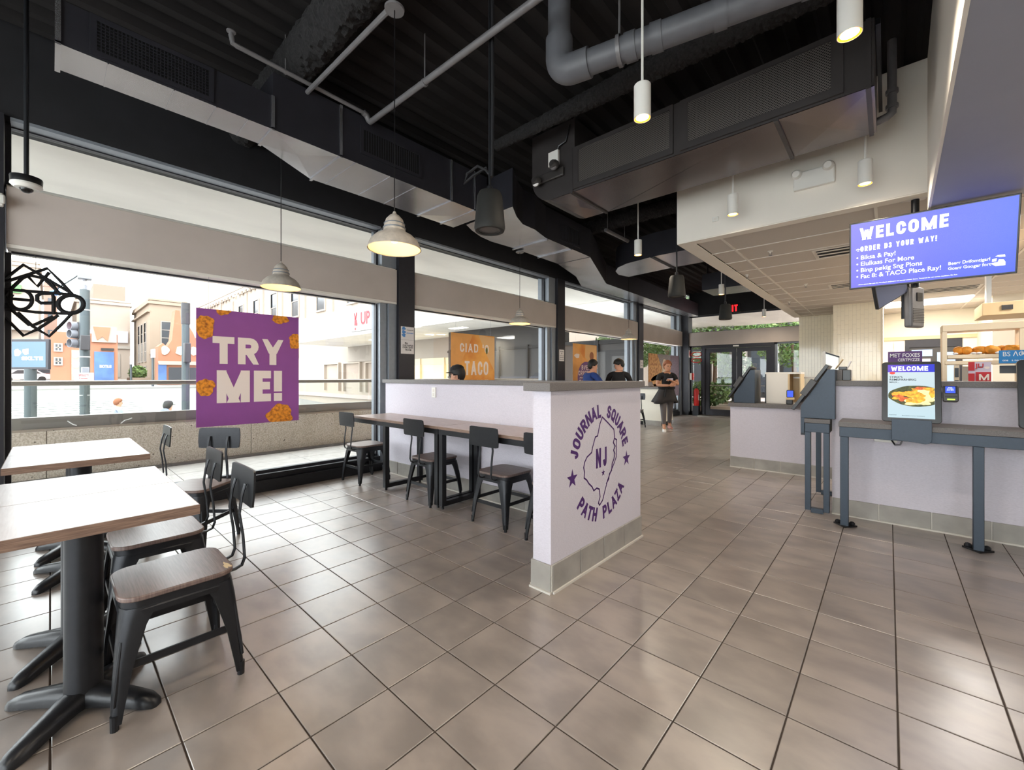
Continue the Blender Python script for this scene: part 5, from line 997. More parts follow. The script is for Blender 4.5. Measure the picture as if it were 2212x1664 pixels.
fe = thing('fire_extinguisher', 'red fire extinguisher standing by the corner glass beside the doors', 'extinguisher', (-4.66, 14.15, 0))
MB().lathe([(0, 0), (.07, 0), (.078, .02), (.078, .46), (.06, .53), (.025, .56), (0, .56)], (0, 0, .32), 20).build('cylinder', 'red_paint', fe, local=True); MB().tube([(0, 0, .87), (0, 0, .94)], .018, 8).box(-.02, .08, -.012, .012, .93, .95).box(-.02, .09, -.012, .012, .965, .98).build('valve', 'black_metal', fe, local=True)
MB().tube([(-.02, 0, .92), (-.09, 0, .88), (-.1, 0, .6), (-.09, 0, .5)], .011, 8).build('hose', 'black_plastic', fe, local=True); B(.02, .079, -.03, .03, .5, .68).build('label', 'white_plastic', fe, local=True); B(-.08, .08, .06, .1, .0, .7).build('stand', 'black_metal', fe, local=True); B(-.09, .09, -.09, .1, 0, .32).build('stand', 'black_metal', fe, local=True)
hs = thing('hanging_sign', 'red ring window sign hanging in the corner glass', 'sign', (-4.7, 14.26, 2.0))
for z in (0, -.2): MB().tube([(.16 * math.cos(q), 0, z + .07 * math.sin(q)) for q in [2 * PI * k / 20 for k in range(21)]], .014, 6).build('ring', 'red_paint', hs, local=True)
B(-.18, .18, -.01, .01, .1, .16).build('bar', 'black_plastic', hs, local=True); MB().tube([(0, 0, .16), (0, 0, .25)], .003, 5).build('wire', 'black_metal', hs, local=True)
cw = thing('waste_cabinet', 'cream waste cabinet with dark top behind the standing woman', 'cabinet', (-4.65, 10.9, 0))
B(-5.03, -4.3, 10.45, 11.2, .1, .95).build('body', 'cream_wall', cw); B(-5.06, -4.27, 10.42, 11.23, .95, 1.0).build('top', 'stone_cap', cw); B(-5.0, -4.33, 10.48, 11.2, 0, .1).build('plinth', 'black_paint', cw); B(-4.78, -4.3, 10.43, 10.45, .0, .13).build('kick_tile', 'kick_tile', cw)
nb = thing('napkin_holder', 'small white napkin holder on the cream cabinet', 'holder', (-4.9, 10.6, 1.0)); B(-.05, .05, -.05, .05, 0, .17).build('body', 'white_plastic', nb, local=True, bevel=.006); B(-.03, .03, -.055, -.05, .05, .12).build('slot', 'dark_plastic', nb, local=True)

# ------------------------------------------------------------------ people
def skin_mesh(name, J, E, m, parent, sub=2):
    ks = list(J); me = bpy.data.meshes.new(name); me.from_pydata([J[k][:3] for k in ks], [(ks.index(a), ks.index(b)) for a, b in E], [])
    me.materials.append(MATS[m]); o = bpy.data.objects.new(name, me); C.objects.link(o); o.parent = parent
    sk = o.modifiers.new('skin', 'SKIN'); sk.use_smooth_shade = True
    for i, k in enumerate(ks):
        r = J[k][3]; me.skin_vertices[0].data[i].radius = r if isinstance(r, tuple) else (r, r); me.skin_vertices[0].data[i].use_root = i == 0
    if sub: s = o.modifiers.new('sub', 'SUBSURF'); s.levels = sub; s.render_levels = sub
    return o
def head(parent, c, tilt, turn, skin, hair, hairlen=-.02, cap=None, glasses=False, k=1.):
    M = Matrix.Translation(c) @ Matrix.Rotation(turn, 4, 'Z') @ Matrix.Rotation(tilt, 4, 'X') @ Matrix.Scale(k, 4)
    h = MB(); rings = []
    for z, w_, f, b in ((-.135, .042, -.045, .03), (-.118, .05, -.082, .04), (-.095, .058, -.092, .055), (-.06, .067, -.094, .078), (-.02, .073, -.096, .092), (.02, .077, -.092, .1), (.06, .074, -.082, .098), (.09, .06, -.06, .08), (.112, .035, -.03, .045), (.118, .008, -.005, .01)):
        cy = (f + b) / 2; ry = (b - f) / 2; rings.append([(w_ * math.cos(q), cy + ry * math.sin(q), z) for q in [2 * PI * i / 18 for i in range(18)]])
    h.loft(rings, M); h.loft([[(-.008, -.09, .005), (.008, -.09, .005), (0, -.1, .005)], [(-.016, -.088, -.04), (.016, -.088, -.04), (0, -.122, -.034)], [(-.012, -.088, -.05), (.012, -.088, -.05), (0, -.1, -.05)]], M)
    for s in (-1, 1): h.ball((.078 * s, .008, -.02), (.012, .024, .034), 10, 6, M)
    hd = h.build('head', skin, parent, local=True, angle=60)
    e = MB(); [e.ball((.03 * s, -.088, .0), (.013, .009, .008), 8, 6, M) for s in (-1, 1)]; e.build('eyes', 'eye_dark', hd, local=True); MB().ball((0, -.091, -.075), (.024, .006, .006), 10, 6, M).build('mouth', 'lip', hd, local=True)
    b = MB(); [b.ball((.031 * s, -.09, .022), (.02, .006, .004), 8, 5, M) for s in (-1, 1)]; b.build('brows', hair, hd, local=True)
    hr = MB(); n, mm = 22, 14; vs = []; fs = []
    for j in range(mm + 1):
        for i in range(n):
            t_ = PI * j / mm; p = 2 * PI * i / n; vs.append((.084 * math.sin(t_) * math.cos(p), .006 + .108 * math.sin(t_) * math.sin(p), .012 + .118 * math.cos(t_)))
    for j in range(mm):
        for i in range(n):
            q = [vs[j * n + i], vs[j * n + (i + 1) % n], vs[(j + 1) * n + (i + 1) % n], vs[(j + 1) * n + i]]; y = sum(v[1] for v in q) / 4; z = sum(v[2] for v in q) / 4
            if z > .062 - max(0, (y + .05)) * 1.3 and z > hairlen - (.06 if y > .06 else 0): fs.append((j * n + i, j * n + (i + 1) % n, (j + 1) * n + (i + 1) % n, (j + 1) * n + i))
    hr.add(vs, fs, M); o = hr.build('hair', hair, hd, local=True, angle=80, recalc=False); so = o.modifiers.new('thick', 'SOLIDIFY'); so.thickness = .012
    if cap:
        cb = MB().loft([[(r * math.cos(q), .004 + r * 1.22 * math.sin(q), z) for q in [2 * PI * i / 20 for i in range(20)]] for r, z in ((.088, .03), (.09, .06), (.082, .1), (.055, .128), (.01, .136))], M).build('cap_crown', cap, hd, local=True); MB().prism([(-.07, -.07), (-.06, -.15), (0, -.175), (.06, -.15), (.07, -.07)], 'z', .036, .046, M).build('cap_brim', cap, hd, local=True)
    if glasses: g = MB(); [g.tube([(.032 * s + .022 * math.cos(q), -.1, .0 + .018 * math.sin(q)) for q in [2 * PI * i / 12 for i in range(13)]], .003, 5, M) for s in (-1, 1)]; [g.tube([(.055 * s, -.1, .004), (.08 * s, .0, .004)], .003, 5, M) for s in (-1, 1)]; g.build('glasses', 'black_plastic', hd, local=True)
    return hd
def hand(parent, wr, d, palm_n, skin, side=1):
    """palm with four curled fingers of different lengths and a thumb from the side of the palm"""
    d = Vector(d).normalized(); nn = Vector(palm_n); nn = (nn - d * nn.dot(d)).normalized(); s = d.cross(nn) * side; w0 = Vector(wr); h = MB()
    h.loft([[tuple(w0 + d * L_ + s * (a * math.cos(q)) + nn * (b * math.sin(q))) for q in [2 * PI * i / 10 for i in range(10)]] for L_, a, b in ((-.01, .022, .018), (.02, .034, .017), (.06, .04, .016), (.085, .036, .013))])
    for off, L_ in ((-.028, .06), (-.009, .072), (.011, .066), (.029, .05)):
        p0 = w0 + d * .078 + s * off; h.tube([p0, p0 + d * L_ * .45 + nn * .006, p0 + d * L_ * .75 + nn * .024, p0 + d * L_ * .8 + nn * .045], [.0095, .009, .008, .0065], 7)
    p0 = w0 + d * .03 - s * .03; h.tube([p0, p0 + d * .025 - s * .022 + nn * .01, p0 + d * .055 - s * .025 + nn * .026], [.012, .011, .008], 7)
    return h.build('hand', skin, parent, local=True, angle=70)
def figure(label, loc, rz, J, skin, top, bottom, sleeve='short', group=None):
    t = thing('person', label, 'person', loc, rz, group)
    E = [('pelvis', 'waist'), ('waist', 'chest'), ('chest', 'neckb'), ('neckb', 'neck')]
    for s in 'LR': E += [('neckb', 'sh' + s), ('sh' + s, 'el' + s), ('el' + s, 'wr' + s), ('pelvis', 'hip' + s), ('hip' + s, 'kn' + s), ('kn' + s, 'an' + s), ('an' + s, 'toe' + s)]
    R = dict(pelvis=(.13, .1), waist=(.12, .09), chest=(.145, .1), neckb=(.075, .065), neck=.05)
    for s in 'LR': R.update({'sh' + s: .055, 'el' + s: .04, 'wr' + s: .028, 'hip' + s: .085, 'kn' + s: .056, 'an' + s: .038, 'toe' + s: .03})
    q = {k: (*J[k], R[k]) for k in ['pelvis', 'waist', 'chest', 'neckb', 'neck'] + [a + s for a in ('sh', 'el', 'wr', 'hip', 'kn', 'an', 'toe') for s in 'LR']}
    skin_mesh('body', q, E, skin, t)
    def up(k, f=1.12, add=.008): r = R[k]; return (*J[k], tuple(x * f + add for x in r) if isinstance(r, tuple) else r * f + add)
    s_ = {k: up(k) for k in ('waist', 'chest', 'neckb')}; hem = Vector(J['pelvis']).lerp(Vector(J['waist']), .2); s_['hem'] = (*hem, (.155, .12)); E2 = [('waist', 'chest'), ('chest', 'neckb'), ('waist', 'hem')]
    s_['neckb'] = (*(Vector(J['neckb']) - Vector((0, 0, .01))), (.085, .075))
    for s in 'LR':
        s_['sh' + s] = up('sh' + s); E2.append(('neckb', 'sh' + s))
        if sleeve == 'short': m_ = Vector(J['sh' + s]).lerp(Vector(J['el' + s]), .6); s_['sl' + s] = (*m_, .062); E2.append(('sh' + s, 'sl' + s))
        else: s_['el' + s] = up('el' + s); s_['cu' + s] = (*Vector(J['el' + s]).lerp(Vector(J['wr' + s]), .9), .04); E2 += [('sh' + s, 'el' + s), ('el' + s, 'cu' + s)]
    skin_mesh('shirt', s_, E2, top, t)
    p_ = {'pelvis': (*J['pelvis'], (.145, .115)), 'waistb': (*Vector(J['pelvis']).lerp(Vector(J['waist']), .5), (.135, .105))}; E3 = [('pelvis', 'waistb')]
    for s in 'LR': p_['hip' + s] = up('hip' + s, 1.1); p_['kn' + s] = up('kn' + s, 1.1); p_['cf' + s] = (*Vector(J['kn' + s]).lerp(Vector(J['an' + s]), .9), .048); E3 += [('pelvis', 'hip' + s), ('hip' + s, 'kn' + s), ('kn' + s, 'cf' + s)]
    skin_mesh('trousers', p_, E3, bottom, t)
    return t
def shoe(parent, an, toe, m):
    a = Vector(an); b = Vector(toe); d = b - a; d.z = 0; d.normalize(); s = Vector((-d.y, d.x, 0)); g = min(a.z, b.z) - .045; rings = []
    for L_, w_, h in ((-.06, .028, .07), (-.03, .036, .085), (.03, .038, .085), (.09, .042, .065), (.15, .04, .05), (.185, .024, .035)):
        c = Vector((a.x, a.y, 0)) + d * L_; rings.append([tuple(c + s * (w_ * u) + Vector((0, 0, max(0, g) + h * v))) for u, v in ((-1, 0), (-1, .5), (-.55, 1), (.55, 1), (1, .5), (1, 0))])
    return MB().loft(rings).build('shoe', m, parent, local=True, angle=70)
# standing woman mid stride
J = dict(pelvis=(0, 0, .86), waist=(.005, -.005, 1.02), chest=(.01, -.01, 1.20), neckb=(.01, 0, 1.33), neck=(.01, -.015, 1.40), shL=(.165, .0, 1.29), shR=(-.165, -.01, 1.29), elL=(.235, -.1, 1.08), elR=(-.225, -.07, 1.06), wrL=(.09, -.26, 1.16), wrR=(.03, -.27, 1.06),
         hipL=(.085, .02, .8), hipR=(-.085, -.02, .8), knL=(.10, .16, .46), knR=(-.09, -.13, .46), anL=(.12, .40, .10), anR=(-.09, -.22, .09), toeL=(.14, .30, .05), toeR=(-.10, -.34, .045))
wo = figure('standing woman in black T-shirt with a jacket tied round her waist', (-3.9, 9.78, 0), math.radians(30), J, 'skin_tan', 'cloth_black', 'cloth_grey')
head(wo, (.015, -.03, 1.52), math.radians(8), math.radians(18), 'skin_tan', 'hair_auburn', -.12); hand(wo, J['wrL'], (-.6, -.3, .3), (0, .3, -1), 'skin_tan'); hand(wo, J['wrR'], (.8, -.1, .2), (0, 1, 0), 'skin_tan', -1)
shoe(wo, J['anR'], J['toeR'], 'shoe_white'); shoe(wo, (.12, .40, .06), (.14, .25, .05), 'shoe_pink')
def flare(z0, z1, r0, r1, dx, n=40, amp=.1, ph=0): return [[(dx * k + (r0 + (r1 - r0) * k) * (1 + amp * k * math.sin(7 * q + ph)) * math.cos(q), .01 + (r0 + (r1 - r0) * k) * .8 * (1 + amp * k * math.sin(5 * q + ph)) * math.sin(q), z0 + (z1 - z0) * k - .03 * k * math.sin(2 * q)) for q in [2 * PI * i / n for i in range(n)]] for k in (0, .15, .4, .7, 1)]
o = MB().loft(flare(.99, .66, .165, .29, -.04), cap=False).build('tied_jacket', 'cloth_charcoal', wo, local=True, angle=80); o.modifiers.new('thick', 'SOLIDIFY').thickness = .012
MB().tube([(.165 * math.cos(q), .13 * math.sin(q) + .0, 1.0) for q in [2 * PI * i / 20 for i in range(21)]], .03, 8).tube([(-.02, -.15, 1.0), (-.05, -.19, .9), (-.06, -.2, .8)], .025, 8).build('jacket_sleeves', 'cloth_black', wo, local=True)
MB().prism([(-.07, -.03), (.08, -.02), (.08, .03), (-.06, .02)], 'y', -.142, -.136, Matrix.Translation((.04, 0, 1.20))).build('shirt_print', 'lilac_panel', wo, local=True)
# seated men behind the half wall
def stool(label, loc, h=.62):
    t = thing('bar_stool', label, 'stool', loc, 0, 'stools behind the half wall'); MB().prism(rounded(.36, .36, .06), 'z', h - .03, h).build('seat', 'wood_seat', t, local=True)
    for sx in (-1, 1):
        for sy in (-1, 1): MB().tube([(.14 * sx, .14 * sy, h - .03), (.19 * sx, .19 * sy, 0)], .014, 8).build('leg', 'black_metal', t, local=True)
    for a in range(4): MB().box(-.175, .175, .168, .18, .22, .24, Matrix.Rotation(PI / 2 * a, 4, 'Z')).build('stretcher', 'black_metal', t, local=True)
    return t
def seated(h, lean, armr=.0):
    return dict(pelvis=(0, .02, h + .11), waist=(0, 0 - lean * .25, h + .26), chest=(0, -lean * .6, h + .43), neckb=(0, -lean * .9, h + .56), neck=(0, -lean * 1.05, h + .62), shL=(.18, -lean * .8, h + .52), shR=(-.18, -lean * .8, h + .52), elL=(.26, -lean - .12, h + .3), elR=(-.26, -lean - .12, h + .3), wrL=(.14, -lean - .34, h + .3), wrR=(-.14, -lean - .34, h + .3),
                hipL=(.09, -.05, h + .09), hipR=(-.09, -.05, h + .09), knL=(.12, -.42, h + .07), knR=(-.12, -.42, h + .07), anL=(.12, -.36, h - .3), anR=(-.12, -.36, h - .3), toeL=(.13, -.48, h - .34), toeR=(-.13, -.48, h - .34))
for la, loc, rz, h, top, slv, hd in (('man in black cap and glasses sitting behind the half wall, seen in profile', (-4.25, 3.78, 0), math.radians(-80), .56, 'cloth_charcoal', 'short', dict(cap='cloth_black', glasses=True, tilt=.1, turn=0, hair='hair_black')),
                                     ('man in blue shirt sitting with his back to us behind the half wall', (-4.66, 7.42, 0), math.radians(158), .76, 'cloth_blue', 'long', dict(tilt=.15, turn=0, hair='hair_black')),
                                     ('man in dark jacket bending his head, seated right of the man in blue', (-4.16, 7.9, 0), math.radians(205), .78, 'cloth_black', 'long', dict(tilt=.45, turn=math.radians(70), hair='hair_black'))):
    stool('stool under the ' + ('man in the black cap' if 'cap' in la else 'man in the blue shirt' if 'blue shirt' in la else 'man in the dark jacket'), loc, h)
    J = seated(h, .12 if 'cap' in la else .16); f_ = figure(la, loc, rz, J, 'skin', top, 'cloth_charcoal', slv)
    nk = J['neck']; head(f_, (0, nk[1] - .03, nk[2] + .115), hd.pop('tilt'), hd.pop('turn'), 'skin', hd.pop('hair'), **hd)
    hand(f_, J['wrL'], (-.5, -1, 0), (0, 0, -1), 'skin'); hand(f_, J['wrR'], (.5, -1, 0), (0, 0, -1), 'skin', -1); shoe(f_, J['anL'], J['toeL'], 'cloth_black'); shoe(f_, J['anR'], J['toeR'], 'cloth_black')

# ------------------------------------------------------------------ terrace outside the window
tr = struct('floor_terrace', 'pale paved terrace between the windows and the concrete parapet')
B(-7.62, -5.3, -12, 10.4, -.14, -.006).build('terrace_bed', 'grout', tr)
for i in range(3):
    for j in range(16):
        x0 = -7.62 + .773 * i; y0 = -2.0 + .773 * j; B(x0 + .004, x0 + .769, y0 + .004, y0 + .769, -.02, 0).build('paver', 'paver', tr)
B(-7.62, -7.5, -12, 10.4, .0, .03).build('drain_edge', 'stone_cap', tr)
pp = struct('wall_parapet', 'exposed aggregate concrete parapet with metal band and glass rail')
for k in range(9):
    y0 = -9.0 + 2.2 * k; y0 += .17
    B(-7.92, -7.62, y0 + .003, y0 + 2.197, -1.6, .6).build('parapet_panel', 'aggregate', pp, bevel=.003)
R = random.Random(5); pit = MB()
for k in range(150):
    y, z = R.uniform(-1.5, 5.5), R.uniform(.04, .62); r = R.uniform(.003, .009); pit.add([(-7.6185, y + r * math.cos(q) * R.uniform(.7, 1.5), z + r * math.sin(q)) for q in [2 * PI * i / 7 for i in range(7)]], [tuple(range(7))])
pit.build('pit', 'aggregate_hole', pp, recalc=False, smooth=False, kind='stuff')
B(-7.90, -7.66, -12, 10.4, -1.6, .59).build('core', 'aggregate', pp); B(-7.86, -7.66, -12, 10.4, .6, .627).build('top_seal', 'pale_stone', pp); B(-7.84, -7.70, -12, 10.4, .627, .768).build('metal_band', 'rail_cap', pp)
for k in range(8):
    y0 = -6.2 + 2.1 * k; B(-7.778, -7.764, y0 + .02, y0 + 2.08, .768, 1.17).build('glass_panel', 'rail_glass', pp)
MB().tube([(-7.77, -12, 1.185), (-7.77, 10.4, 1.185)], .032, 12).build('handrail', 'rail_steel', pp)
for L_ in ([(575, 1618), (598, 1632), (625, 1648), (655, 1656)], [(1030, 1640), (1065, 1612), (1090, 1606), (1128, 1592)]):
    MB().tube([tuple(at(0, -7.697, .2532 * a, 500 + .2532 * b)) for a, b in L_], .007, 6).build('scuff_mark', 'bright_white', pp)
ov = struct('roof_overhang', 'plastered white soffit of the roof overhang above the terrace')
B(-8.0, -5.46, -12, 14.47, 3.42, 3.9).build('soffit', 'soffit_plaster', ov); B(-8.0, 3.4, 14.47, 19.6, 3.42, 3.9).build('soffit', 'soffit_plaster', ov)
# ------------------------------------------------------------------ street level and slope
gd = struct('ground_street', 'street and sidewalks sloping up towards the far buildings')
MB().prism([(-7.9, -1.35), (-30, -.95), (-75, .75), (-140, 1.2), (-140, .0), (-7.9, -2.2)], 'y', -60, 60).build('road', 'asphalt', gd, smooth=False)
def gz(x): 
    for (a, za), (b, zb) in zip([(-7.9, -1.35), (-30, -.95), (-75, .75)], [(-30, -.95), (-75, .75), (-140, 1.2)]):
        if b <= x <= a: return za + (zb - za) * (x - a) / (b - a)
    return -1.35
for k in range(6): x = -34 - 1.5 * k; MB().add([(x, -2 - 3, gz(x) + .02), (x - .7, -2 - 3, gz(x - .7) + .02), (x - .7, 4, gz(x - .7) + .02), (x, 4, gz(x) + .02)], [(0, 1, 2, 3)]).build('road_line', 'road_line', gd, recalc=False)
MB().prism([(-56, gz(-56) - .4), (-56, gz(-56) + .14), (-75, gz(-75) + .14), (-75, gz(-75) - .4)], 'y', -60, 40).build('sidewalk', 'sidewalk', gd)
pz = tag(B(-60, 30, 14.46, 90, -.3, -.02).build('ground_plaza', 'plaza'), 'pale pink paved plaza beyond the entrance doors', kind='structure')
# ------------------------------------------------------------------ buildings across the street
def building(name, label, x0, x1, y0, y1, z0, z1, m, cornice=True):
    t = thing(name, label, 'building', ((x0 + x1) / 2, (y0 + y1) / 2, z0)); B(x0, x1, y0, y1, z0 - 1.5, z1).build('walls', m, t)
    if cornice: B(x0 - .25, x1 + .25, y0 - .25, y1 + .25, z1 - .5, z1 - .15).build('cornice', m, t); B(x0 - .12, x1 + .12, y0 - .12, y1 + .12, z1, z1 + .25).build('parapet', m, t)
    return t
def win(t, face, u0, u1, z0, z1, pos, mull=1, hm=1, trim='window_trim'):
    """a window on a building face: 'x' faces +X at x=pos, 'y' faces -Y at y=pos"""
    f = MB(); g = .12
    def bx(mb, a, b, c, d, o0, o1):
        return mb.box(pos + o0, pos + o1, a, b, c, d) if face == 'x' else mb.box(a, b, pos - o1, pos - o0, c, d)
    bx(f, u0 - g, u0, z0 - g, z1 + g, -.05, .1); bx(f, u1, u1 + g, z0 - g, z1 + g, -.05, .1); bx(f, u0, u1, z0 - g, z0, -.05, .14); bx(f, u0, u1, z1, z1 + g, -.05, .1)
    for k in range(1, mull + 1): u = u0 + (u1 - u0) * k / (mull + 1); bx(f, u - .04, u + .04, z0, z1, -.03, .06)
    for k in range(1, hm + 1): z = z0 + (z1 - z0) * k / (hm + 1); bx(f, u0, u1, z - .04, z + .04, -.03, .06)
    fr = f.build('window_frame', trim, t); p = MB(); bx(p, u0, u1, z0, z1, -.02, .02); p.build('pane', 'window_dark', fr)
# d: corner building
d_ = building('corner_building', 'pale two storey corner building with tall dark windows', -88, -72.3, 8.8, 12.6, .6, 11.4, 'tan_stone')
for y0 in (10.0,): win(d_, 'x', y0, y0 + 2.0, 5.4, 8.6, -72.3, 1, 2, 'grey_stone'); win(d_, 'x', y0 + .1, y0 + 2.0, 1.4, 3.0, -72.3, 2, 0, 'grey_stone')
for x0 in (-82.5, -79.5, -76.5): win(d_, 'y', x0, x0 + 1.4, 3.4, 8.6, 8.8, 0, 3, 'grey_stone'); win(d_, 'y', x0, x0 + 1.4, 1.0, 2.6, 8.8, 0, 0, 'grey_stone')
B(-72.35, -71.9, 8.7, 12.7, 4.2, 4.5).build('belt_course', 'tan_stone', d_); B(-88, -72.2, 8.5, 8.8, 9.8, 10.0).build('belt_course', 'tan_stone', d_)
# c: middle block with penthouse and chimney tower
c_ = building('office_block', 'tan office block with a boxy penthouse on its roof', -104, -85, 2.5, 8.1, .9, 12.3, 'pale_stone')
B(-100, -92, 4.5, 8.2, 12.3, 15.8).build('penthouse', 'brick_far', c_); B(-85.05, -84.7, 2.5, 8.1, 5.4, 5.8).build('belt_course', 'grey_stone', c_); B(-85.05, -84.6, 3.2, 7.8, 6.3, 8.0).build('sign_band', 'lilac_panel', c_)
for y0 in (3.0, 5.2): B(-85.02, -84.9, y0, y0 + 1.8, 1.2, 4.6).build('pilaster_panel', 'grey_stone', c_)
ct = thing('chimney_tower', 'thin pale brick tower on the skyline', 'tower', (-118, .2, 1)); B(-119, -117, -.8, .9, -1, 19).build('shaft', 'brick_far', ct); B(-119.1, -116.9, -.9, 1.0, 18.2, 18.6).build('cap', 'brick_far', ct)
for z in (6, 9, 12, 15): B(-117.02, -116.9, -.3, .3, z, z + 1).build('window_slot', 'window_dark', ct)
# a: left pale building and terracotta wing
a_ = building('corner_bank', 'pale peach building with a porch at the far left of the view', -112, -80, -18, -1.0, .8, 15.5, 'pale_stone')
for y0 in (-15, -12.4, -9.8, -7.2, -4.6): win(a_, 'x', y0, y0 + 1.2, 9.5, 12.5, -80, 0, 1)
B(-80.1, -79.2, -18, -1.0, 7.0, 7.8).build('porch_beam', 'grey_stone', a_)
for y0 in (-16, -13, -10, -7, -4): B(-79.9, -79.3, y0, y0 + .5, .5, 7.0).build('porch_column', 'window_trim', a_)
B(-79.95, -79.7, -9.6, -7.4, 11.5, 13.6).build('sign_panel', 'green_sign', a_); B(-79.95, -79.7, -4.8, -2.4, 11.6, 12.6).build('sign_panel', 'green_sign', a_)
t_ = building('terracotta_wing', 'orange terracotta shop front with small windows behind the traffic light', -72, -62, 0.0, 4.9, .2, 5.8, 'terracotta', False)
for y0, z0 in ((.35, 3.9), (.35, 2.5)): win(t_, 'x', y0, y0 + .38, z0, z0 + .6, -62, 1, 1)
B(-62.05, -61.85, 1.0, 1.6, 4.45, 4.65).build('dark_lintel', 'dark_storefront', t_); B(-62.02, -61.9, 1.45, 2.1, .9, 4.0).build('mural', 'pale_stone', t_)
for z in (1.5, 2.4, 3.4): MB().prism(blob(1.77, z + .1, .28, .34, 18, .1, int(z)), 'x', -61.92, -61.86).build('mural_shape', 'print_cream', t_)
B(-62.02, -61.85, 3.1, 4.6, .8, 3.9).build('blue_banner', 'blue_banner', t_); MB().fit('BIOTIUS', FX(-61.83, 0, 0), 3.5, 4.4, 2.2, 2.5, .02).build('lettering', 'white_ink', t_, recalc=False); B(-62.02, -61.85, 3.6, 4.6, 4.05, 4.3).build('dark_lintel', 'dark_storefront', t_)
B(-61.9, -61.7, 2.9, 4.8, 4.9, 6.6).build('roof_sign', 'pale_stone', t_); MB().prism([(3.0, 6.5), (4.3, 6.5), (4.1, 5.0), (3.7, 5.5), (3.3, 5.1)], 'x', -61.7, -61.62).build('sign_shape', 'terracotta', t_)
# stepped terracotta gable in front of the corner building
g_ = thing('gabled_shop', 'pink terracotta shop with stepped ornamental gables before the corner building', 'building', (-61, 9.0, .3))
MB().prism([(8.0, -.5), (8.0, 4.6), (8.4, 5.0), (8.8, 4.6), (9.2, 5.4), (9.5, 8.8), (9.9, 8.8), (10.1, 6.6), (10.7, 7.2), (11.2, 6.2), (11.4, 5.4), (11.9, 6.2), (12.6, 6.0), (12.6, -.5)], 'x', -62, -60).build('walls', 'terracotta', g_)
B(-60.02, -59.8, 8.9, 12.2, .9, 2.3).build('shop_window', 'window_dark', g_); B(-60.02, -59.7, 8.0, 12.6, 2.6, 3.0).build('belt_course', 'window_trim', g_)
for y in (8.6, 9.9, 11.2): MB().prism(blob(y, 4.2, .35, .5, 14, .1, int(y)), 'x', -60.02, -59.85).build('ornament', 'print_cream', g_)
B(-60.0, -59.8, 8.0, 8.7, .6, 2.8).build('blue_poster', 'blue_banner', g_)
# e: long pale building to the right with cornice and sash windows
e_ = building('long_building', 'long cream stone building with cornice and rows of sash windows', -75, -12.5, 14.6, 30, .2, 11.3, 'pale_stone')
for k in range(46): x = -74.5 + 1.35 * k; B(x, x + .5, 14.25, 14.5, 10.5, 10.8).build('dentil', 'window_trim', e_)
for k in range(11): x0 = -71 + 5.2 * k; win(e_, 'y', x0, x0 + 1.5, 6.6, 9.3, 14.6, 0, 1); (win(e_, 'y', x0, x0 + 1.4, 3.0, 5.0, 14.6, 0, 1) if x0 < -36 else None)
for k in range(10): x0 = -68.4 + 5.2 * k; B(x0, x0 + .4, 14.45, 14.6, 5.6, 10.6).build('pilaster', 'window_trim', e_)
for k in range(4): x0 = -33 + 3.2 * k; f = MB(); f.box(x0, x0 + .12, 14.4, 14.6, .2, 2.2); f.box(x0 + 2.4, x0 + 2.52, 14.4, 14.6, .2, 2.2); f.box(x0, x0 + 2.52, 14.4, 14.6, 2.2, 2.32); f.build('arch_panel', 'window_trim', e_)
tw = building('far_tower', 'plain pale tower block far behind the long building', -150, -138, 26, 38, 1, 52, 'pale_stone', False)
B(-138.05, -137.8, 27, 37, 48, 49).build('belt_course', 'grey_stone', tw)
# canopy with banner over the shops
cn = struct('roof_canopy', 'broad white entrance canopy with banner over the neighbouring shops')
B(-29, -8.0, 10.5, 14.55, 3.45, 4.85).build('fascia', 'outdoor_white', cn); B(-29, -5.5, 10.52, 14.55, 3.40, 3.45).build('soffit', 'soffit_plaster', cn)
bn = thing('shop_banner', 'white banner with red lettering UP N on the canopy edge', 'banner', (-19.5, 10.45, 3.6))
p0 = at(1, 10.44, 757, 690); B(p0.x, -17.2, 10.44, 10.5, 3.58, 4.66).build('sheet', 'outdoor_white', bn)
q0, q1 = at(1, 10.43, 779, 702), at(1, 10.43, 798, 673); M = FY(0, 10.432, 0); t = MB(); t.fit('UP', M, q0.x, at(1, 10.43, 799, 690).x, 3.86, 4.5, .03); t.fit('N A', M, at(1, 10.43, 806, 690).x, -17.5, 4.1, 4.52, .03); t.build('lettering', 'red_ink', bn, recalc=False, smooth=False)
MB().fit('SERGE', M, at(1, 10.43, 806, 696).x, -17.5, 3.74, 3.93, .03).build('lettering', 'black_ink', bn, recalc=False, smooth=False)
cx = at(1, 10.43, 768, 690).x; t = MB(); t.add([(a + cx, b, .001) for a, b in blob(0, 3.95, .16, .3, 18, .15, 3)], [tuple(range(18))], M); t.tube([(cx - .02, 10.43, 4.2), (cx - .12, 10.43, 4.5)], .03, 6).tube([(cx + .02, 10.43, 4.2), (cx + .12, 10.43, 4.52)], .03, 6); t.build('rabbit_mark', 'red_ink', bn, recalc=False)
for i, (x, y) in enumerate(((-14, 12.0), (-9.8, 12.8), (-11.0, 13.4), (-22, 12.6))): tag(B(x - .45, x + .45, y - .18, y + .18, 3.385, 3.4).build('canopy_light', 'light_panel'), ['slim lit panel under the canopy left of the orange poster', 'slim lit panel under the canopy right of the orange poster', 'slim lit panel deep under the canopy', 'slim lit panel under the canopy above the terrace rail'][i], 'lamp', 'lit panels under the canopy')
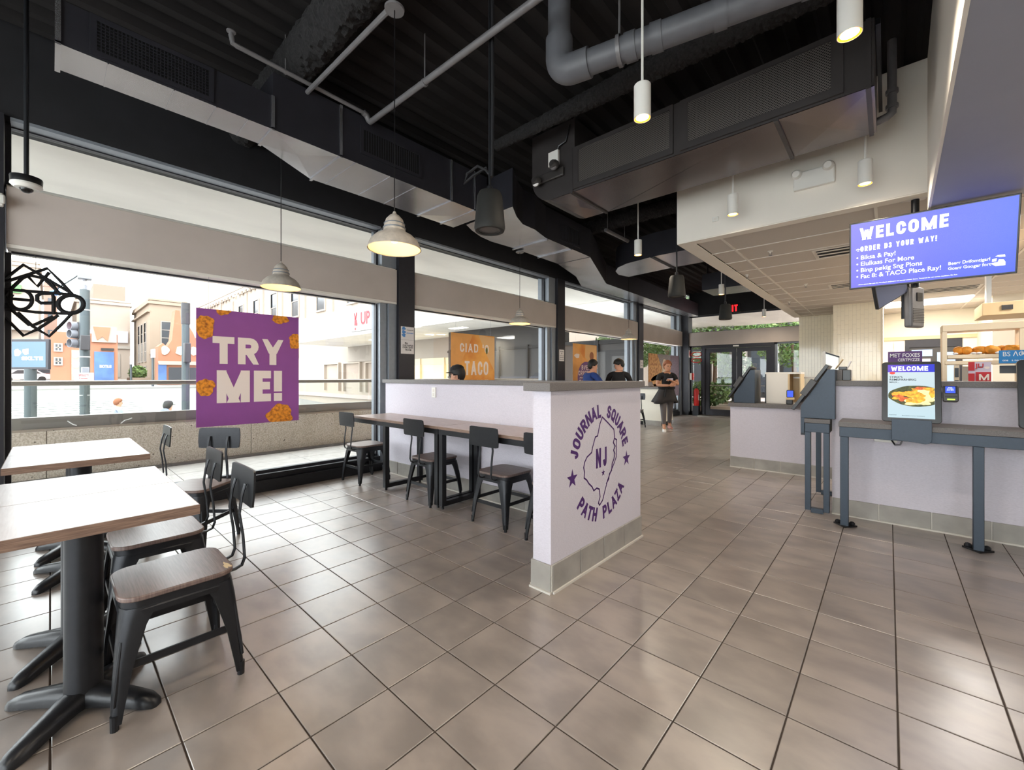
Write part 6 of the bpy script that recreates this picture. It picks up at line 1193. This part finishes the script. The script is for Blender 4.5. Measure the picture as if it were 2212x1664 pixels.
# shop front under the canopy
sh = struct('wall_shopfront', 'glazed shop front under the canopy, lit on the left and dark on the right')
B(-29, -15.8, 14.4, 14.6, 2.3, 3.42).build('fascia', 'grey_stone', sh)
for k in range(4): x0 = -24.6 + 2.2 * k; B(x0, x0 + .12, 14.3, 14.5, 0, 2.3).build('mullion', 'shop_cream', sh); B(x0 + .12, x0 + 2.2, 14.44, 14.46, .1, 1.95).build('lit_pane', 'shop_glow', sh); B(x0 + .12, x0 + 2.2, 14.4, 14.5, 1.95, 2.3).build('transom', 'shop_cream', sh)
B(-17.2, -16.5, 14.28, 14.32, 2.35, 2.75).build('sign', 'yellow_sign', sh)
B(-15.8, -6.2, 12.9, 13.1, -.1, 2.55).build('dark_glazing', 'dark_storefront', sh); B(-15.8, -9.0, 12.92, 13.2, 2.55, 3.42).build('dark_glazing', 'dark_storefront', sh)
for k in range(6): x0 = -15.6 + 1.6 * k; B(x0, x0 + .08, 12.8, 12.9, 0, 2.55).build('mullion', 'black_paint', sh)
B(-15.8, -6.2, 12.84, 12.9, 2.4, 2.5).build('transom', 'black_paint', sh); B(-15.8, -9, 12.86, 12.9, 1.2, 1.28).build('transom', 'charcoal_frame', sh)
# ------------------------------------------------------------------ street furniture
def pole_at(D, px): p = deep(D, px, 813); return p.x, p.y
x, y = pole_at(12, 183); z0 = gz(x)
tl = thing('traffic_light', 'traffic light on a grey pole with its red lamp at the top', 'traffic light', (x, y, z0))
MB().tube([(0, 0, 0), (0, 0, 4.95)], .11, 16).build('pole', 'pole_grey', tl, local=True); MB().lathe([(0, 0), (.26, 0), (.26, .12), (.13, .3), (0, .3)], n=16).build('pole_base', 'pole_grey', tl, local=True)
for z in (1.9, 3.0, 4.35): MB().lathe([(.112, z), (.118, z), (.118, z + .03), (.112, z + .03)], n=16).build('strap', 'outdoor_white', tl, local=True)
sgv = RT * -1; side = Vector((sgv.x, sgv.y, 0)) * .24
M0 = Matrix.Translation(Vector((side.x, side.y, 0))) @ Matrix.Rotation(YAW - .3, 4, 'Z')
for k, (py, mm) in enumerate(((705, 'lens_red'), (722, 'lens_dark'), (742, 'lens_dark'))):
    zc = CAMZ + (HPX - py) / FPX * 12 - z0; h = MB().box(-.14, .14, -.02, .2, zc - .125, zc + .125, M0).build('signal_head', 'signal_black', tl, local=True, bevel=.02)
    MB().lathe([(.112, 0), (.122, 0), (.122, .14), (.112, .14)], n=20, M=M0 @ Matrix.Translation((0, -.02, zc)) @ Matrix.Rotation(PI / 2, 4, 'X')).build('visor', 'signal_grey', h, local=True); MB().ball((0, -.03, zc), (.11, .03, .11), 16, 8, M0).build('lens', mm, h, local=True)
B(.12, .34, -.1, .1, 3.2, 3.62).build('rear_signal', 'signal_black', tl, local=True, bevel=.02); MB().box(.16, .36, -.08, .08, 2.3, 2.72).build('control_box', 'signal_grey', tl, local=True, bevel=.02); MB().tube([(.2, 0, 0), (.2, 0, 2.3)], .04, 8).build('conduit', 'pole_grey', tl, local=True)
MB().box(-.18, .18, -.14, .14, 5.25, 5.5).tube([(0, 0, 4.9), (0, 0, 5.3)], .05, 8).build('top_lamp_housing', 'signal_grey', tl, local=True)
MB().tube([(0, 0, 5.5), (-.3, -.2, 5.3), (-.8, -.5, 5.05), (-.9, -.55, 4.9)], .02, 6).build('span_wire', 'pole_grey', tl, local=True); MB().ball((-.9, -.55, 4.9), (.14, .14, .08), 12, 6).build('camera_dome', 'blue_ink', tl, local=True)
x, y = pole_at(11.9, 181); ns = thing('street_notice', 'white street notice with red lettering on the traffic light pole', 'sign', (x + .12, y, 1.1)); p = deep(11.6, 181, 817)
M = frame_at(p, RT); MB().box(-.27, .27, -.15, .15, -.01, 0, M).build('board', 'outdoor_white', ns); t = MB(); t.fit('SPOLO"T', M, -.14, .14, .05, .11, .02, .004); t.fit('Coozer', M, -.13, .12, -.03, .02, .02, .004); t.fit('Smoorit', M, -.12, .15, -.12, -.06, .02, .004); t.build('lettering', 'red_ink', ns, recalc=False, smooth=False); MB().tube([p + RT * .0 - Vector((0, 0, .15)), p - Vector((0, 0, 1.2)) ], .02, 6).build('post', 'pole_grey', ns)
x, y = pole_at(13, 401); z0 = gz(x); p2 = thing('lamp_post', 'grey signal post with dark boxes at the left edge of the purple poster', 'post', (x, y, z0))
MB().tube([(0, 0, 0), (0, 0, 4.75)], .1, 14).build('pole', 'pole_grey', p2, local=True); MB().box(.12, .3, -.08, .08, 2.9, 3.5).build('rear_signal', 'signal_black', p2, local=True, bevel=.02); MB().lathe([(0, 0), (.2, 0), (.2, .2), (0, .2)], n=12).build('pole_base', 'pole_grey', p2, local=True); MB().tube([(0, 0, 4.1), (0, 0, 4.76)], .115, 12).build('sleeve', 'signal_black', p2, local=True)
x, y = pole_at(9.5, 66); z0 = gz(x); ds = thing('digital_sign', 'blue digital street sign reading SKLTE on a post', 'sign', (x, y, z0)); p = deep(9.45, 62, 765); M = frame_at(p, RT)
MB().tube([(0, 0, 0), (0, 0, p.z - z0 - .34)], .1, 16).build('post', 'pole_grey', ds, local=True); MB().lathe([(.1, 1.3), (.105, 1.3), (.105, 1.33), (.1, 1.33)], n=16).build('strap', 'outdoor_white', ds, local=True)
MB().box(-.445, .445, -.35, .34, -.06, -.002, M).build('housing', 'charcoal_frame', ds, bevel=.01); sc = MB().add([(-.385, -.3, .001), (.385, -.3, .001), (.385, .28, .001), (-.385, .28, .001)], [(0, 1, 2, 3)], M).build('screen', 'street_screen', ds, recalc=False)
t = MB(); t.fit('SKLTE', M, -.16, .33, -.14, -.06, .05, .004); t.add([(a, b, .004) for a, b in blob(-.25, .03, .08, .08, 18, .1, 4)], [tuple(range(18))], M); t.add([(a, b, .004) for a, b in [(-.14, .1), (0, .12), (0, .0), (-.08, -.02), (-.13, .03)]], [(0, 1, 2, 3, 4)], M); t.build('lettering', 'screen_text', sc, recalc=False, smooth=False)
for i, (D, px, top, label) in enumerate(((46, 283, 770, 'short lamp post with white lantern across the street'), (44, 330, 755, 'thin dark street post with a pale flag sign across the street'))):
    x, y = pole_at(D, px); z0 = gz(x); zt = deep(D, px, top).z; t = thing('street_lamp', label, 'lamp post', (x, y, z0)); MB().tube([(0, 0, 0), (0, 0, zt - z0)], .1, 8).build('pole', 'pole_grey', t, local=True); MB().box(-.6 if i else -.35, .9 if i else .35, -.1, .1, zt - z0 - .9, zt - z0).build('lantern' if not i else 'flag_sign', 'outdoor_white', t, local=True)
def leaf_cloud(c, r, n, size, seed, mb=None):
    R = random.Random(seed); mb = mb or MB()
    for k in range(n):
        v = Vector((R.gauss(0, 1), R.gauss(0, 1), R.gauss(0, 1))).normalized() * (R.uniform(.45, 1) ** .5); p = Vector((c[0] + v.x * r[0], c[1] + v.y * r[1], c[2] + v.z * r[2]))
        a = Vector((R.uniform(-1, 1), R.uniform(-1, 1), R.uniform(-1, 1))).normalized(); b = a.cross(Vector((R.uniform(-1, 1), R.uniform(-1, 1), R.uniform(-1, 1)))).normalized(); s = size * R.uniform(.6, 1.2)
        mb.add([tuple(p + a * s), tuple(p + b * s * .5), tuple(p - a * s), tuple(p - b * s * .5)], [(0, 1, 2, 3)])
    return mb
x, y = pole_at(50, 298); z0 = gz(x); bs_ = thing('planter_bush', 'green bush in a stone planter across the street', 'bush', (x, y, z0)); B(-2.0, 2.0, -.8, .8, 0, .7).build('planter', 'tan_stone', bs_, local=True); leaf_cloud((0, 0, 1.3), (1.7, .8, .8), 700, .22, 1).build('foliage', 'leaf', bs_, local=True, recalc=False, smooth=False, kind='stuff')
for i, (D, px, m, la) in enumerate(((47, 47, 'car_white', 'white parked car at the far left beyond the digital sign'), (50.8, 92, 'car_paint', 'pinkish parked car right of the digital sign post'))):
    x, y = pole_at(D, px); z0 = gz(x); t = thing('car', la, 'car', (x, y, z0), math.radians(20), 'parked cars')
    MB().prism([(-2.1, .3), (-2.1, .75), (-1.3, .9), (-.7, 1.4), (.8, 1.42), (1.5, .95), (2.1, .85), (2.15, .3)], 'x', -.85, .85).build('body', m, t, local=True, bevel=.05); MB().prism([(-1.1, .92), (-.62, 1.34), (.72, 1.36), (1.25, .95)], 'x', -.87, .87).build('windows', 'window_dark', t, local=True)
    for sx in (-.8, .8):
        for yy in (-1.3, 1.3): MB().lathe([(0, -.1), (.32, -.1), (.32, .1), (0, .1)], n=14, M=Matrix.Translation((sx, yy, .32)) @ Matrix.Rotation(PI / 2, 4, 'Y')).build('wheel', 'tyre', t, local=True)
# passers-by on the street below
for la, D, px, pytop, rz, top, hair, bend in (('passer-by with auburn hair in a pale quilted jacket beyond the glass rail', 13.5, 252, 862, YAW + PI * .85, 'cloth_pale', 'hair_auburn', 0), ('passer-by in a slate hooded jacket and dark cap beyond the glass rail', 11.5, 355, 868, YAW + PI, 'cloth_slate', 'hair_black', .15)):
    p = deep(D, px, pytop); z0 = gz(p.x); H = p.z - z0; k = H / 1.63
    J = dict(pelvis=(0, 0, .86 * k), waist=(0, -.01, 1.02 * k), chest=(0, -.02 - bend * .3, 1.2 * k), neckb=(0, -.01 - bend * .5, 1.35 * k), neck=(0, -.02 - bend * .6, 1.41 * k), shL=(.19, -bend * .4, 1.31 * k), shR=(-.19, -bend * .4, 1.31 * k), elL=(.27, -.06, 1.05 * k), elR=(-.27, -.06, 1.05 * k), wrL=(.22, -.2, .88 * k), wrR=(-.22, -.2, .88 * k),
             hipL=(.09, 0, .8 * k), hipR=(-.09, 0, .8 * k), knL=(.09, -.08, .46 * k), knR=(-.09, .06, .46 * k), anL=(.09, -.1, .09), anR=(-.09, .16, .09), toeL=(.1, -.22, .04), toeR=(-.1, .04, .04))
    f_ = figure(la, (p.x, p.y, z0), rz, J, 'skin', top, 'cloth_charcoal', 'long'); nk = J['neck']; head(f_, (0, nk[1] - .02, nk[2] + .105 * k), .1, .0, 'skin', hair, -.09, cap='cloth_charcoal' if bend else None, k=k)
    hand(f_, J['wrL'], (0, -.4, -1), (0, -1, 0), 'skin'); hand(f_, J['wrR'], (0, -.4, -1), (0, -1, 0), 'skin', -1); shoe(f_, J['anL'], J['toeL'], 'cloth_black'); shoe(f_, J['anR'], J['toeR'], 'cloth_black')
    if bend: MB().ball((0, nk[1] + .09, nk[2] - .02), (.12, .07, .08), 14, 8).build('hood', top, f_, local=True)
# ------------------------------------------------------------------ garden beyond the doors
def tree(label, x, y, h, r, seed, m='leaf', n=3200, group='trees beyond the doors'):
    t = thing('tree', label, 'tree', (x, y, 0), 0, group); MB().tube([(0, 0, -.1), (.05, 0, h * .35), (-.05, .05, h * .7)], [.12, .09, .05], 8).tube([(0, 0, h * .4), (r * .4, .1, h * .75)], [.05, .025], 6).tube([(0, 0, h * .45), (-r * .4, -.1, h * .8)], [.05, .025], 6).build('trunk', 'bark', t, local=True)
    leaf_cloud((0, 0, h * .72), (r, r, h * .34), n, .105, seed).build('crown', m, t, local=True, recalc=False, smooth=False, kind='stuff')
tree('leafy tree just outside the left door leaf', -6.0, 20.6, 4.6, 1.7, 1); tree('leafy tree outside the right door leaf', -3.2, 22.4, 4.4, 1.7, 2); tree('bright tree beyond the last window bay', -9.0, 18.4, 4.2, 1.7, 3); tree('tall darker tree behind the bright tree', -9.6, 24.0, 6.0, 2.4, 4, 'leaf_dark'); tree('darker tree furthest right beyond the doors', -.6, 25.5, 5.5, 2.0, 5, 'leaf_dark')
def hedge(label, x, y, rx, ry, h, seed): t = thing('shrub', label, 'shrub', (x, y, .1), 0, 'shrubs by the plaza'); leaf_cloud((0, 0, h * .5), (rx, ry, h * .5), 900, .1, seed).build('foliage', 'leaf', t, local=True, recalc=False, smooth=False, kind='stuff'); MB().tube([(0, 0, -.1), (0, 0, h * .6)], .04, 6).build('stem', 'bark', t, local=True)
hedge('round shrub seen through the left door pane', -5.3, 17.2, .9, .7, 1.0, 11); hedge('low yellow green shrub by the corner glass', -7.3, 16.4, .6, .55, .75, 12); hedge('tall narrow shrub seen through the right door pane', -4.6, 18.6, .7, .6, 2.2, 13)
bd = thing('planting_bed', 'raised stone planting bed beyond the doors', 'bed', (-5.6, 17.4, 0)); MB().lathe([(2.2, -.1), (2.2, .22), (1.95, .22), (1.95, .1), (0, .1)], n=32).build('kerb', 'tan_stone', bd, local=True)
db = building('dark_building', 'dark glazed building with pale posts beyond the plaza', -12, 4, 29, 34, 0, 4.4, 'dark_storefront', False)
for k in range(9): x0 = -11.9 + 1.7 * k; B(x0, x0 + .3, 28.7, 29, 0, 4.4).build('post', 'grey_stone', db); B(x0 + .5, x0 + 1.4, 28.95, 29, .3, 3.6).build('pane', 'window_dark', db)
B(-12, 4, 28.5, 29, 3.6, 4.4).build('fascia', 'dark_storefront', db)
rb = building('white_building', 'tall white building high beyond the doors', -16, 14, 40, 50, 0, 14, 'outdoor_white', False)
for k in range(8): B(-14 + 3.4 * k, -12.4 + 3.4 * k, 39.95, 40.02, 6, 9).build('window', 'window_dark', rb)
st = thing('street_sign', 'round white street sign on a dark post beyond the right door leaf', 'sign', (-4.2, 17.0, 0)); MB().tube([(0, 0, -.1), (0, 0, 2.3)], .04, 8).build('post', 'black_metal', st, local=True); MB().lathe([(0, 0), (.2, 0), (.2, .03), (0, .03)], n=20, M=Matrix.Translation((0, -.05, 2.1)) @ Matrix.Rotation(PI / 2, 4, 'X')).build('disc', 'outdoor_white', st, local=True); B(-.1, .1, -.09, -.08, 2.02, 2.18).build('mark', 'black_ink', st, local=True)
